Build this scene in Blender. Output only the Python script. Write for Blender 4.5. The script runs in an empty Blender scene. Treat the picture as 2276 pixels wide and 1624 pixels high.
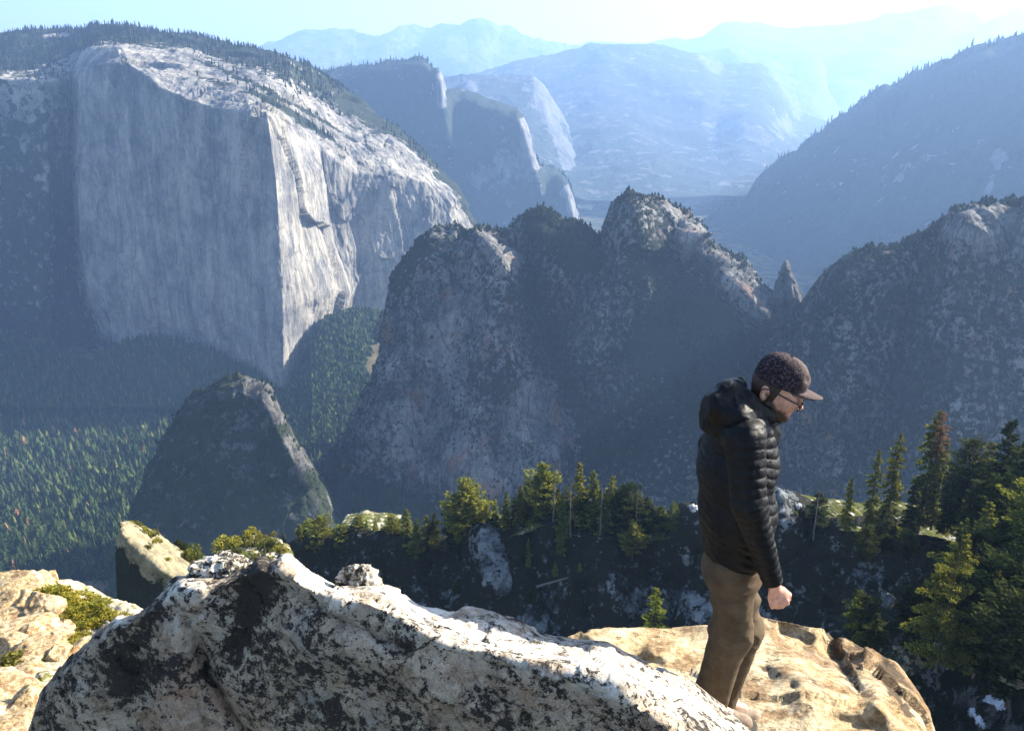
import bpy, math, random
import numpy as np
from mathutils import Vector, Matrix
R = math.radians
scene = bpy.context.scene
COL = scene.collection

# ------------------------------------------------------------------ camera, sky, sun, exposure
PITCH = R(18.9); FOC = 1931.0; CX, CY = 1137.5, 812.0     # photo measured on a 2275 x 1624 sheet
cam_data = bpy.data.cameras.new('camera'); cam = bpy.data.objects.new('camera', cam_data); COL.objects.link(cam)
cam_data.sensor_width = 36.0; cam_data.lens = FOC / 2275.0 * 36.0
cam_data.clip_start = 0.1; cam_data.clip_end = 80000
cam.location = (0, 0, 0); cam.rotation_euler = (math.pi/2 - PITCH, 0, 0)
scene.camera = cam
SUN_AZ, SUN_EL = R(68), R(27)          # azimuth to the right of the view direction
SUNV = np.array([math.sin(SUN_AZ)*math.cos(SUN_EL), math.cos(SUN_AZ)*math.cos(SUN_EL), math.sin(SUN_EL)])
world = bpy.data.worlds.new("World"); scene.world = world; world.use_nodes = True
wn = world.node_tree; bg = wn.nodes['Background']
sky = wn.nodes.new('ShaderNodeTexSky'); sky.sky_type = 'NISHITA'; sky.sun_disc = False
sky.sun_elevation = SUN_EL; sky.sun_rotation = SUN_AZ; sky.altitude = 1800; sky.air_density = 1.0; sky.dust_density = 4.0; sky.ozone_density = .6
wn.links.new(sky.outputs[0], bg.inputs[0]); bg.inputs[1].default_value = 0.082
sl = bpy.data.lights.new('sun', 'SUN'); sun = bpy.data.objects.new('sun', sl); COL.objects.link(sun)
sl.energy = 5.0; sl.angle = R(0.53); sl.color = (1.0, 0.92, 0.77)
sun.rotation_euler = Vector(-SUNV).to_track_quat('-Z', 'Y').to_euler()
scene.view_settings.view_transform = 'Standard'; scene.view_settings.look = 'None'
scene.view_settings.exposure = 2.38; scene.view_settings.gamma = 1
cy = scene.cycles
cy.max_bounces = 5; cy.diffuse_bounces = 2; cy.glossy_bounces = 2; cy.transmission_bounces = 3; cy.transparent_max_bounces = 6; cy.volume_bounces = 0
cy.use_denoising = True
try: cy.denoiser = 'OPENIMAGEDENOISE'
except Exception: pass
cy.sample_clamp_indirect = 4; cy.caustics_reflective = False; cy.caustics_refractive = False

# ------------------------------------------------------------------ helpers
CF = np.array([0, math.cos(PITCH), -math.sin(PITCH)]); CU = np.array([0, math.sin(PITCH), math.cos(PITCH)])
def W(x, y, Y):
    """photo measurement (sheet x, y) and ground distance Y (m) -> world point"""
    x, y, Y = np.broadcast_arrays(np.asarray(x, float), np.asarray(y, float), np.asarray(Y, float))
    d = np.stack([x-CX, FOC*CF[1]-(y-CY)*CU[1], FOC*CF[2]-(y-CY)*CU[2]], -1)
    return d*(Y/d[..., 1])[..., None]
def plane_Y(x, y, y0, z0, slope):
    """distance at which the sight line meets the plane z = z0 + slope*(Y-y0)"""
    k = W(x, y, 1.0)[..., 2]
    return (z0-slope*y0)/(k-slope)

_T = {}
def vn(P, seed=0):
    if seed not in _T: _T[seed] = np.random.default_rng(seed+17).random((64, 64, 64)).astype(np.float32)
    T = _T[seed]; P = np.asarray(P, float)
    i = np.floor(P).astype(np.int64); f = P-i; u = f*f*(3-2*f); a = i & 63; b = (i+1) & 63
    x0, y0, z0, x1, y1, z1 = a[..., 0], a[..., 1], a[..., 2], b[..., 0], b[..., 1], b[..., 2]
    ux, uy, uz = u[..., 0], u[..., 1], u[..., 2]
    l = lambda p, q, t: p+(q-p)*t
    return l(l(l(T[x0, y0, z0], T[x1, y0, z0], ux), l(T[x0, y1, z0], T[x1, y1, z0], ux), uy),
             l(l(T[x0, y0, z1], T[x1, y0, z1], ux), l(T[x0, y1, z1], T[x1, y1, z1], ux), uy), uz)*2-1
def fbm(P, o=4, seed=0, gain=.5, ridge=False):
    s, a, n = 0, 1, 0
    P = np.asarray(P, float)
    for k in range(o):
        v = vn(P*(2.03**k)+k*13.7, seed)
        if ridge: v = 1-2*np.abs(v)
        s = s+a*v; n += a; a *= gain
    return s/n

def facet(P, seed=0, jump=.5):
    """chiselled planes: every cell of a jittered lattice carries its own tilted plane"""
    r = np.random.default_rng(seed+991); T = r.random((32, 32, 32, 3)).astype(np.float32); Gd = r.normal(0, 1, (32, 32, 32, 3)).astype(np.float32); Hh = r.normal(0, jump, (32, 32, 32)).astype(np.float32)
    sh = P.shape[:-1]; P = P.reshape(-1, 3).astype(np.float32); i = np.floor(P).astype(np.int32); best = np.full(len(P), 9e9, np.float32); out = np.zeros(len(P), np.float32)
    for dx in (-1, 0, 1):
        for dy in (-1, 0, 1):
            for dz in (-1, 0, 1):
                c = i+np.array([dx, dy, dz]); k = c & 31; t = T[k[:, 0], k[:, 1], k[:, 2]]; v = P-(c+t); d = np.sum(v*v, -1); m = d < best
                best[m] = d[m]; g = Gd[k[m, 0], k[m, 1], k[m, 2]]; out[m] = np.sum(g*v[m], -1)+Hh[k[m, 0], k[m, 1], k[m, 2]]
    return out.reshape(sh)

def props(o, label=None, cat=None, group=None, kind=None):
    if label: o['label'] = label
    if cat: o['category'] = cat
    if group: o['group'] = group
    if kind: o['kind'] = kind
    return o
def mesh_obj(name, V, F, mat=None, parent=None, smooth=True, attrs=None, loc=None):
    """V (n,3), F (m,k) array or list of arrays"""
    me = bpy.data.meshes.new(name)
    V = np.asarray(V, np.float32)
    if not isinstance(F, list): F = [F]
    F = [np.asarray(f, np.int32) for f in F if len(f)]
    nl = sum(f.size for f in F); nf = sum(len(f) for f in F)
    me.vertices.add(len(V)); me.vertices.foreach_set('co', V.ravel())
    me.loops.add(nl); me.polygons.add(nf)
    me.loops.foreach_set('vertex_index', np.concatenate([f.ravel() for f in F]))
    tot = np.concatenate([np.full(len(f), f.shape[1]) for f in F]); st = np.concatenate([[0], np.cumsum(tot)[:-1]])
    me.polygons.foreach_set('loop_start', st.astype(np.int32)); me.polygons.foreach_set('loop_total', tot.astype(np.int32))
    me.polygons.foreach_set('use_smooth', np.full(nf, smooth))
    me.update(calc_edges=True); me.validate()
    for k, v in (attrs or {}).items():
        a = me.attributes.new(k, 'FLOAT', 'POINT'); a.data.foreach_set('value', np.asarray(v, np.float32).ravel())
    if mat: me.materials.append(mat)
    o = bpy.data.objects.new(name, me); COL.objects.link(o)
    if parent: o.parent = parent
    if loc is not None: o.location = loc
    return o
def grid_faces(M, N):
    i = np.arange(M*N).reshape(M, N)
    return np.stack([i[:-1, :-1].ravel(), i[:-1, 1:].ravel(), i[1:, 1:].ravel(), i[1:, :-1].ravel()], -1)
def grid_normals(G):
    du = np.gradient(G, axis=1); dv = np.gradient(G, axis=0)
    n = np.cross(du, dv); n /= np.linalg.norm(n, axis=-1, keepdims=True)+1e-12
    if np.mean(np.sum(n*(-G), -1)) < 0: n = -n
    return n
def smooth_grid(G, it):
    for _ in range(it):
        H = G.copy()
        H[1:-1] = (G[:-2]+2*G[1:-1]+G[2:])/4
        K = H.copy(); K[:, 1:-1] = (H[:, :-2]+2*H[:, 1:-1]+H[:, 2:])/4
        G = K
    return G
def poly_feat(x, y, feats):
    """sum of soft bumps along measured lines: (points, width, amount)"""
    s = 0*x
    for pts, w, a in feats:
        d2 = np.full(x.shape, 1e18)
        if len(pts) == 1: d2 = (x-pts[0][0])**2+(y-pts[0][1])**2
        for (ax, ay), (bx, by) in zip(pts[:-1], pts[1:]):
            ex, ey = bx-ax, by-ay; t = np.clip(((x-ax)*ex+(y-ay)*ey)/(ex*ex+ey*ey+1e-9), 0, 1)
            d2 = np.minimum(d2, (x-ax-t*ex)**2+(y-ay-t*ey)**2)
        s = s+a*np.exp(-d2/(w*w))
    return s
def resample(p, step):
    """densify control points (C,k) along their sheet length"""
    p = np.asarray(p, float); L = np.hypot(np.diff(p[:, 0]), np.diff(p[:, 1]))
    s = np.concatenate([[0], np.cumsum(L)]); n = max(int(s[-1]/step), 8)
    t = np.linspace(0, s[-1], n)
    return np.stack([np.interp(t, s, p[:, k]) for k in range(p.shape[1])], -1), t/s[-1]
def displace(G, disp, seed=1):
    N = grid_normals(G); d = 0
    for freq, amp, anis, octv, ridge in disp:
        Q = G*np.array([1, 1, anis])*freq
        if octv == 'facet': d = d+amp*facet(Q+.35*np.stack([fbm(Q*1.7+k*9, 2, seed) for k in range(3)], -1), seed, ridge)
        else: d = d+amp*fbm(Q, octv, seed, ridge=ridge)
        seed += 1
    return G+N*d[..., None] if not np.isscalar(d) else G
SHEETS = {}
def finish_sheet(name, G, mat, veg, extra=None, kind='structure', label=None, cat=None):
    M, N = G.shape[:2]
    at = {'veg': veg.ravel()}
    for k, v in (extra or {}).items(): at[k] = v.ravel()
    o = mesh_obj(name, G.reshape(-1, 3), grid_faces(M, N)[:, ::-1], mat, attrs=at)
    props(o, label, cat, kind=kind)
    SHEETS[o.name] = (G, veg)
    return o
def relief(name, top, bot, mat, step=3.0, vstep=3.0, rnd=(40, 60), back=(300, -300), feats=(), vegbase=.3, vegf=(),
           disp=(), smooth=2, seed=1, extra=None, **kw):
    """mountain side seen from the viewpoint: top = skyline control points (x, y, Y), bot = foot control points (same count)"""
    top = np.asarray(top, float); bot = np.asarray(bot, float)
    T, tt = resample(np.concatenate([top, bot], 1), step); B = T[:, 3:]; T = T[:, :3]
    hpx = np.max(np.hypot(B[:, 0]-T[:, 0], B[:, 1]-T[:, 1])); M = max(int(hpx/vstep), 6)
    v = np.linspace(0, 1, M)[:, None]
    x = T[:, 0]*(1-v)+B[:, 0]*v; y = T[:, 1]*(1-v)+B[:, 1]*v; Y = T[:, 2]*(1-v)+B[:, 2]*v
    dpx = v*np.hypot(B[:, 0]-T[:, 0], B[:, 1]-T[:, 1])
    Y = Y+rnd[1]*(np.clip(1-dpx/rnd[0], 0, 1)**2)
    Y = Y-poly_feat(x, y, feats)
    G = W(x, y, Y)
    veg = np.clip(vegbase+poly_feat(x, y, vegf), 0, 1)
    ex = {k: np.clip(b+poly_feat(x, y, f), 0, 1) for k, (b, f) in (extra or {}).items()}
    G = smooth_grid(G, smooth)
    G = displace(G, disp, seed)
    nb = 8; k = np.linspace(0, 1, nb+1)[1:, None, None]
    Bk = G[0][None]+np.array([0, back[0], 0])*k+np.array([0, 0, back[1]])*k**1.5
    G = np.concatenate([Bk[::-1], G], 0)
    pad = lambda a: np.concatenate([np.repeat(a[:1], nb, 0), a], 0)
    return finish_sheet(name, G, mat, pad(veg), {k: pad(a) for k, a in ex.items()}, **kw)
def ctrl_grid(name, rows, mat, step, disp, smooth=3, seed=1, vegrow=None, veg=None, feats=(), vegf=(), extra=None, finish=True, **kw):
    """rows[r][c] = (x, y, Y); linear patches densified to the given step, softened, roughened"""
    A = np.array(rows, float); Rr, C = A.shape[:2]
    def seglen(ax):
        d = np.diff(A[..., :2], axis=ax); L = np.hypot(d[..., 0], d[..., 1])
        return np.maximum(np.max(L, axis=1-ax)/step, 2).astype(int)
    def dens(A, n, ax):
        idx = np.concatenate([i+np.arange(k)/k for i, k in enumerate(n)]+[[len(n)]])
        lo = np.minimum(idx.astype(int), len(n)-1); f = idx-lo
        f = f.reshape([-1 if a == ax else 1 for a in range(A.ndim)])
        return np.take(A, lo, ax)*(1-f)+np.take(A, lo+1, ax)*f
    n0, n1 = seglen(0), seglen(1)
    D = dens(dens(A, n0, 0), n1, 1)
    D[..., 2] -= poly_feat(D[..., 0], D[..., 1], feats)
    G = W(D[..., 0], D[..., 1], D[..., 2])
    V = np.zeros(G.shape[:2])+.2
    if veg is not None:
        V = dens(dens(np.array(veg, float)[..., None], n0, 0), n1, 1)[..., 0]
    V = np.clip(V+poly_feat(D[..., 0], D[..., 1], vegf), 0, 1)
    ex = {k: np.clip(b+poly_feat(D[..., 0], D[..., 1], f), 0, 1) for k, (b, f) in (extra or {}).items()}
    G = smooth_grid(G, smooth); G = displace(G, disp, seed)
    if not finish: return G, V, ex
    return finish_sheet(name, G, mat, V, ex, **kw)

# ------------------------------------------------------------------ node materials
class NM:
    def __init__(s, name):
        s.m = bpy.data.materials.new(name); s.m.use_nodes = True; s.t = s.m.node_tree; s.n = s.t.nodes; s.n.clear()
        s.out = s.n.new('ShaderNodeOutputMaterial'); s.geo = s.n.new('ShaderNodeNewGeometry'); s.tc = s.n.new('ShaderNodeTexCoord')
        s.P = s.geo.outputs['Position']; s.O = s.tc.outputs['Object']
    def lk(s, a, b):
        if isinstance(a, (int, float)): b.default_value = a
        elif isinstance(a, (tuple, list)): b.default_value = tuple(a) + ((1,) if len(a) == 3 and len(b.default_value) == 4 else ())
        else: s.t.links.new(a, b)
    def mapv(s, v, sc=(1, 1, 1), rot=(0, 0, 0)):
        n = s.n.new('ShaderNodeMapping'); s.lk(v, n.inputs[0]); n.inputs['Scale'].default_value = sc; n.inputs['Rotation'].default_value = rot; return n.outputs[0]
    def noise(s, v, sc, det=5, rough=.55, dist=0, col=False):
        n = s.n.new('ShaderNodeTexNoise'); s.lk(v, n.inputs['Vector']); n.inputs['Scale'].default_value = sc
        n.inputs['Detail'].default_value = det; n.inputs['Roughness'].default_value = rough; n.inputs['Distortion'].default_value = dist
        return n.outputs[1 if col else 0]
    def voro(s, v, sc, feat='F1', rnd=1, out=0):
        n = s.n.new('ShaderNodeTexVoronoi'); n.feature = feat; s.lk(v, n.inputs['Vector']); n.inputs['Scale'].default_value = sc; n.inputs['Randomness'].default_value = rnd
        return n.outputs[out]
    def ramp(s, f, *st, interp='LINEAR'):
        n = s.n.new('ShaderNodeValToRGB'); e = n.color_ramp.elements; n.color_ramp.interpolation = interp
        while len(e) < len(st): e.new(.5)
        for i, (p, c) in enumerate(st):
            if isinstance(c, (int, float)): c = (c, c, c)
            e[i].position = p; e[i].color = (*c, 1)
        s.lk(f, n.inputs[0]); return n.outputs[0]
    def math(s, op, a, b=0, c=0, clamp=False):
        n = s.n.new('ShaderNodeMath'); n.operation = op; n.use_clamp = clamp
        for q, i in zip((a, b, c), range(3)): s.lk(q, n.inputs[i])
        return n.outputs[0]
    def mix(s, f, a, b, mode='MIX'):
        n = s.n.new('ShaderNodeMix'); n.data_type = 'RGBA'; n.blend_type = mode
        s.lk(f, n.inputs['Factor']); s.lk(a, n.inputs[6]); s.lk(b, n.inputs[7]); return n.outputs[2]
    def attr(s, name):
        n = s.n.new('ShaderNodeAttribute'); n.attribute_name = name; return n.outputs['Fac']
    def bump(s, h, dist, st=1, norm=None):
        n = s.n.new('ShaderNodeBump'); s.lk(h, n.inputs['Height']); n.inputs['Distance'].default_value = dist; n.inputs['Strength'].default_value = st
        if norm is not None: s.lk(norm, n.inputs['Normal'])
        return n.outputs[0]
    def pbr(s, col, rough=.9, norm=None, spec=.2, **kw):
        n = s.n.new('ShaderNodeBsdfPrincipled'); s.lk(col, n.inputs['Base Color']); s.lk(rough, n.inputs['Roughness']); n.inputs['Specular IOR Level'].default_value = spec
        if norm is not None: s.lk(norm, n.inputs['Normal'])
        for k, v in kw.items(): s.lk(v, n.inputs[k.replace('_', ' ')])
        return n.outputs[0]
    def done(s, sh, vol=None):
        s.lk(sh, s.out.inputs[0]); return s.m

def cliff_mat(name, ca, cb, veg=(.03, .045, .02), sc=.01, streak=.12, vsc=.05, bumpd=6, red=0.0, dark=.5, snow=0, cracks=0):
    m = NM(name); P = m.P
    st = m.mapv(P, (1, 1, streak))
    n1 = m.noise(st, sc*2.2, 9, .68, 1.4); n2 = m.noise(P, sc*1.1, 6, .65, .5); n3 = m.noise(st, sc*16, 5, .75)
    n4 = m.noise(P, sc*11, 6, .7)
    f = m.math('ADD', m.math('MULTIPLY', n1, .32), m.math('ADD', m.math('MULTIPLY', n2, .40), m.math('ADD', m.math('MULTIPLY', n3, .16), m.math('MULTIPLY', n4, .12))))
    c = m.ramp(f, (.36, tuple(k*dark for k in ca)), (.45, ca), (.55, cb), (.66, tuple(min(1, k*1.3) for k in cb)))
    cr = m.voro(m.mapv(m.noise(P, sc*3, 3, col=True), (1, 1, 1)), 3.0)  # slow warp
    crk = m.ramp(m.noise(st, sc*7, 8, .8, 1.5), (.36, .45), (.44, 1.0))
    c = m.mix(.55, c, crk, 'MULTIPLY')
    if cracks:
        wv = m.mix(.25, m.mapv(P, (sc*2.2, sc*2.2, sc*.9)), m.noise(P, sc*5, 4, .7, col=True))
        ck = m.ramp(m.voro(wv, 1.0, 'DISTANCE_TO_EDGE'), (.0, .25), (.03, 1)); c = m.mix(cracks, c, ck, 'MULTIPLY')
        ck2 = m.ramp(m.voro(wv, 3.7, 'DISTANCE_TO_EDGE'), (.0, .35), (.06, 1)); c = m.mix(cracks*.8, c, ck2, 'MULTIPLY')
        pl = m.ramp(m.voro(wv, 2.3, 'F1', out=1), (.2, .6), (.8, 1.35)); c = m.mix(cracks*.6, c, pl, 'MULTIPLY')
    if red: c = m.mix(m.math('MULTIPLY', m.ramp(m.noise(P, sc*1.3, 5, .6), (.56, 0.0), (.66, 1.0)), red), c, (.26, .13, .08))
    v = m.attr('veg'); vn_ = m.noise(P, vsc, 8, .72)
    vf = m.ramp(m.math('ADD', m.math('SUBTRACT', m.math('MULTIPLY', v, .62), .31), vn_), (.485, 0.0), (.53, 1.0))
    vc = m.mix(m.noise(P, vsc*4, 3, .7), tuple(k*.55 for k in veg), tuple(k*1.6 for k in veg))
    c = m.mix(vf, c, vc)
    if snow == 'attr': c = m.mix(m.ramp(m.math('ADD', m.math('MULTIPLY', m.attr('snow'), .5), m.noise(P, .9, 6, .75)), (.80, 0), (.83, 1)), c, (.62, .68, .80))
    elif snow: c = m.mix(m.ramp(m.noise(P, vsc*3, 5, .7), (.66, 0.0), (.69, snow)), c, (.7, .74, .8))
    h = m.math('ADD', m.math('MULTIPLY', n1, 1.2), m.math('ADD', m.math('MULTIPLY', n3, .35), m.math('MULTIPLY', m.math('MULTIPLY', vf, m.noise(P, vsc*5, 3, .8)), .6)))
    return m.done(m.pbr(c, .95, m.bump(h, bumpd, 1), .05))

def forest_mat(name, stops, tint=True, trans=.25):
    m = NM(name); a = m.attr('tint')
    c = m.ramp(a, *stops)
    c = m.mix(.5, c, m.ramp(m.noise(m.P, .9, 2, .6), (.3, .55), (.7, 1.35)), 'MULTIPLY')
    d = m.n.new('ShaderNodeBsdfDiffuse'); t = m.n.new('ShaderNodeBsdfTranslucent'); x = m.n.new('ShaderNodeMixShader')
    m.lk(c, d.inputs[0]); m.lk(m.mix(1.0, c, (1.5, 1.4, .55), 'MULTIPLY'), t.inputs[0]); x.inputs[0].default_value = trans
    m.t.links.new(d.outputs[0], x.inputs[1]); m.t.links.new(t.outputs[0], x.inputs[2])
    return m.done(x.outputs[0])

# ------------------------------------------------------------------ tiny trees for far woods (merged)
def tiny_tree(rng, round_=False):
    """one tree of unit height, few faces: stacked ragged skirts"""
    V, F = [], []
    tiers = 4 if not round_ else 3
    for k in range(tiers):
        z1 = 1-.72*k/tiers; z0 = z1-.42 if not round_ else z1-.5
        r = (.045+.13*(k+1)/tiers) if not round_ else (.16+.13*(k > 0)); n = 7; b = len(V)
        V.append((rng.normal(0, .01), rng.normal(0, .01), z1 if not (round_ and k == 0) else .95)); off = rng.random()*6
        for j in range(n):
            a = off+j*2*math.pi/n; rr = r*(1 if j % 2 else .62)*rng.uniform(.75, 1.25)
            V.append((rr*math.cos(a), rr*math.sin(a), max(z0+rng.uniform(-.05, .07)+(0 if j % 2 else .05), .02)))
        for j in range(n): F.append((b, b+1+j, b+1+(j+1) % n))
    return np.array(V), np.array(F)
_rt = np.random.default_rng(5)
TINY = [tiny_tree(_rt) for _ in range(6)]; TINYR = [tiny_tree(_rt, True) for _ in range(4)]
def sample_sheet(G, w, n, rng):
    """n random points on a grid sheet, weight per cell"""
    a = G[:-1, :-1]; b = G[:-1, 1:]; c = G[1:, :-1]; d = G[1:, 1:]
    ar = np.linalg.norm(np.cross(b-a, c-a), axis=-1)*np.clip((w[:-1, :-1]+w[1:, 1:])/2, 0, None)
    p = ar.ravel()/ar.sum(); idx = rng.choice(len(p), n, p=p); i, j = np.unravel_index(idx, ar.shape)
    u, v = rng.random(n)[:, None], rng.random(n)[:, None]
    P = a[i, j]*(1-u)*(1-v)+b[i, j]*u*(1-v)+c[i, j]*(1-u)*v+d[i, j]*u*v
    return P, i, j
def woods(name, P, H, mat, rng, tint, shapes=TINY, label=None, cat=None, sink=.06, fat=1.0):
    Vs, Fs, Ts = [], [], []; off = 0
    which = rng.integers(0, len(shapes), len(P)); ang = rng.random(len(P))*6.283
    for k, (tv, tf) in enumerate(shapes):
        s = np.where(which == k)[0]
        if not len(s): continue
        ca, sa = np.cos(ang[s]), np.sin(ang[s]); f = (fat*rng.uniform(.8, 1.25, len(s)))[:, None]
        x = tv[None, :, 0]*ca[:, None]-tv[None, :, 1]*sa[:, None]; y = tv[None, :, 0]*sa[:, None]+tv[None, :, 1]*ca[:, None]
        h = H[s][:, None]
        V = np.stack([P[s, 0][:, None]+x*h*f, P[s, 1][:, None]+y*h*f, P[s, 2][:, None]+(tv[None, :, 2]-sink)*h], -1)
        Vs.append(V.reshape(-1, 3)); Ts.append(np.repeat(tint[s], len(tv)))
        Fs.append((tf[None]+off+(np.arange(len(s))*len(tv))[:, None, None]).reshape(-1, 3)); off += len(s)*len(tv)
    o = mesh_obj(name, np.concatenate(Vs), np.concatenate(Fs), mat, smooth=False, attrs={'tint': np.concatenate(Ts)})
    return props(o, label, cat, kind='stuff')
def project(P):
    P = np.asarray(P, float); zc = P@CF; return CX+FOC*P[..., 0]/zc, CY-FOC*(P@CU)/zc
# ------------------------------------------------------------------ materials of the setting
M_far = cliff_mat('far_mountain', (.09, .10, .09), (.16, .16, .15), sc=.0016, streak=.5, vsc=.004, bumpd=60)
M_far2 = cliff_mat('distant_mountain', (.08, .085, .09), (.14, .14, .14), veg=(.03, .04, .035), sc=.0025, streak=.5, vsc=.006, bumpd=18)
M_mid = cliff_mat('middle_mountain', (.10, .105, .11), (.20, .195, .19), veg=(.028, .036, .028), sc=.004, streak=.3, vsc=.011, bumpd=14)
M_cap = cliff_mat('big_wall_granite', (.125, .125, .13), (.29, .27, .235), veg=(.026, .033, .024), sc=.008, streak=.10, vsc=.03, bumpd=9, dark=.5, cracks=.45)
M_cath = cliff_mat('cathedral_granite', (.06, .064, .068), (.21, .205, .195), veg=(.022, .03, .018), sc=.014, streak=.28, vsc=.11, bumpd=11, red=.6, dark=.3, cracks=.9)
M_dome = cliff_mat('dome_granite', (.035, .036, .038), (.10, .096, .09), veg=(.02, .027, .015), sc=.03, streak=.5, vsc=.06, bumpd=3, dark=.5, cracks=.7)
M_vall = cliff_mat('valley_floor', (.07, .06, .035), (.12, .10, .055), veg=(.014, .022, .01), sc=.01, streak=1, vsc=.02, bumpd=1)
M_wood = forest_mat('conifer_woods', ((0, (.012, .022, .012)), (.45, (.032, .055, .021)), (.8, (.065, .092, .03)), (.984, (.11, .12, .04)), (.988, (.20, .11, .055)), (1, (.28, .15, .07))), trans=.2)
M_shrubs = forest_mat('shrub_cover', ((0, (.012, .017, .011)), (.5, (.026, .034, .02)), (1, (.05, .055, .03))), trans=.1)
M_hazewood = forest_mat('far_woods', ((0, (.010, .015, .013)), (1, (.026, .034, .024))), trans=.15)

# ground plane reaching the horizon, below everything
gs = 21900
mesh_obj('ground', [(-gs, -1400, -935), (gs, -1400, -935), (gs, 29400, -935), (-gs, 29400, -935)], np.array([[0, 1, 2, 3]]), M_vall, attrs={'veg': [.5]*4})
props(bpy.data.objects['ground'], 'flat forested ground far below the cliffs', kind='structure')

def rng_top(pts, Y): return [(x, y, Y if not callable(Y) else Y(x)) for x, y in pts]
def foot(top, dy=None, y=None, dY=0, xs=None):
    return [(x if xs is None else xs(x), (y if y is not None else yy+dy), Y+dY) for x, yy, Y in top]

# far mountains
t = rng_top([(430,150),(520,118),(620,106),(665,97),(740,88),(795,101),(850,86),(905,80),(960,79),(1005,71),(1040,72),(1052,63),(1066,58),(1082,64),(1095,74),(1135,86),(1180,101),(1215,104),(1255,113),(1310,108),(1340,104),(1500,112)], 23000)
relief('mountain', t, foot(t, y=330, dY=-9000), M_far, 3, 4, (60, 500), (3000, -1500), feats=[([(1066,60),(1040,120),(1000,200)], 50, 800), ([(850,90),(820,170),(760,230)], 40, 700), ([(1180,100),(1200,160),(1180,260)], 60, 700)],
       disp=[(.0004, 450, 1, 6, True)], smooth=1, vegbase=.45, label='hazy blue mountain with a rounded knob on its summit', kind='structure')
t = rng_top([(1180,125),(1330,98),(1400,104),(1480,108),(1560,104),(1585,95),(1612,84),(1660,80),(1740,78),(1800,72),(1860,71),(1930,65),(1990,60),(2040,47),(2070,36),(2087,31),(2105,38),(2130,47),(2162,52),(2190,66),(2205,54),(2250,48),(2300,60),(2400,90),(2700,70),(3000,110)], 25500)
relief('mountain', t, foot(t, y=420, dY=-12000), M_far, 3, 4, (60, 400), (3000, -1500), feats=[([(2087,35),(1990,110),(1900,190),(1820,260)], 40, 1200), ([(2220,60),(2120,170),(2000,260)], 40, 1500), ([(1610,90),(1640,150)], 40, 600)],
       disp=[(.00033, 480, 1, 6, True)], smooth=1, vegbase=.35, label='palest far mountains under the bright horizon', kind='structure')
t = rng_top([(1500,150),(1560,132),(1600,124),(1640,112),(1665,115),(1700,110),(1760,114),(1785,120),(1806,130),(1822,160),(1818,190),(1850,240),(1900,300)], 17500)
relief('mountain', t, foot(t, y=460, dY=-5500), M_far, 3, 4, (30, 300), (1500, -900), feats=[([(1640,115),(1700,200)], 50, 400)], disp=[(.0006, 200, 1, 5, True)], smooth=1, vegbase=.3, label='pale flat topped mountain ending in a steep bright cliff', kind='structure')
t = rng_top([(1040,175),(1100,160),(1150,138),(1200,130),(1260,118),(1330,106),(1390,105),(1450,108),(1510,116),(1560,126),(1580,137),(1598,149),(1614,151),(1650,148),(1690,153),(1712,168),(1735,205),(1755,232),(1772,250),(1800,262),(1835,275),(1870,290)], 12500)
relief('mountain', t, foot(t, y=452, dY=-6600), M_far2, 3, 4, (40, 550), (1400, -1100), feats=[([(1690,150),(1690,220),(1640,330)], 45, 350), ([(1390,105),(1500,190),(1700,290),(1760,330)], 45, 450), ([(1330,110),(1330,260),(1420,400)], 60, 300)],
       vegf=[([(1712,160),(1740,205),(1770,255)], 9, -.7), ([(1560,140),(1592,160)], 10, -.6), ([(1620,285),(1700,320)], 10, -.5), ([(1740,290)], 22, -.4)],
       disp=[(.0012, 90, 1, 6, True)], smooth=2, vegbase=.62, label='hazy blue mountain with a smooth dome and a bright granite edge', kind='structure')
t = rng_top([(940,190),(1000,178),(1060,170),(1110,172),(1160,172),(1192,183),(1215,205),(1232,240),(1250,270),(1268,300),(1282,340),(1300,400),(1315,440),(1340,480)], 8800)
relief('cliff', t, foot(t, y=470, dY=-3100, xs=lambda x: x-40 if x < 1200 else x-10), M_far2, 3, 3, (30, 400), (800, -900), feats=[([(1195,185),(1215,250),(1250,330),(1270,410)], 18, 180), ([(1030,180),(1045,205)], 14, 120)],
       vegf=[([(1195,190),(1215,260),(1245,330),(1265,400)], 12, -.7), ([(1035,190),(1045,205)], 10, -.6), ([(1222,230),(1275,300)], 8, -.5)], disp=[(.0026, 60, .35, 6, True)], smooth=1, vegbase=.6, label='hazy cliff with pale vertical rock streaks', kind='structure')
# dark blue ridge behind the big wall
t = rng_top([(640,175),(735,158),(800,148),(870,138),(905,130),(932,124),(945,130),(958,145),(972,152),(982,170),(988,205),(1000,200),(1060,212),(1110,232),(1150,248),(1164,275),(1178,330),(1196,372),(1230,374),(1252,392),(1262,412),(1275,450),(1284,500),(1292,525),(1310,560)], lambda x: 5600-(x-640)*1.1)
relief('ridge', t, foot(t, y=640, dY=-350, xs=lambda x: x if x < 950 else x-60), M_mid, 2.6, 3, (26, 230), (500, -500),
       feats=[([(982,160),(984,245),(1000,330)], 16, 160), ([(1160,262),(1176,330),(1190,372),(1200,430)], 16, 150), ([(1258,400),(1272,450),(1285,510)], 16, 120), ([(1010,210),(1040,300),(1060,400)], 40, -70)],
       vegf=[([(980,160),(984,235)], 7, -.9), ([(1164,270),(1180,340),(1190,370)], 8, -.9), ([(1262,420),(1280,500)], 7, -.9), ([(1270,430)], 16, -.6), ([(1090,400),(1200,330)], 60, -.25)],
       disp=[(.006, 26, .5, 6, True), (.03, 5, .5, 4, False)], smooth=1, vegbase=.72, label='dark blue shaded ridge with bright granite edges', kind='structure')
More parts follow.
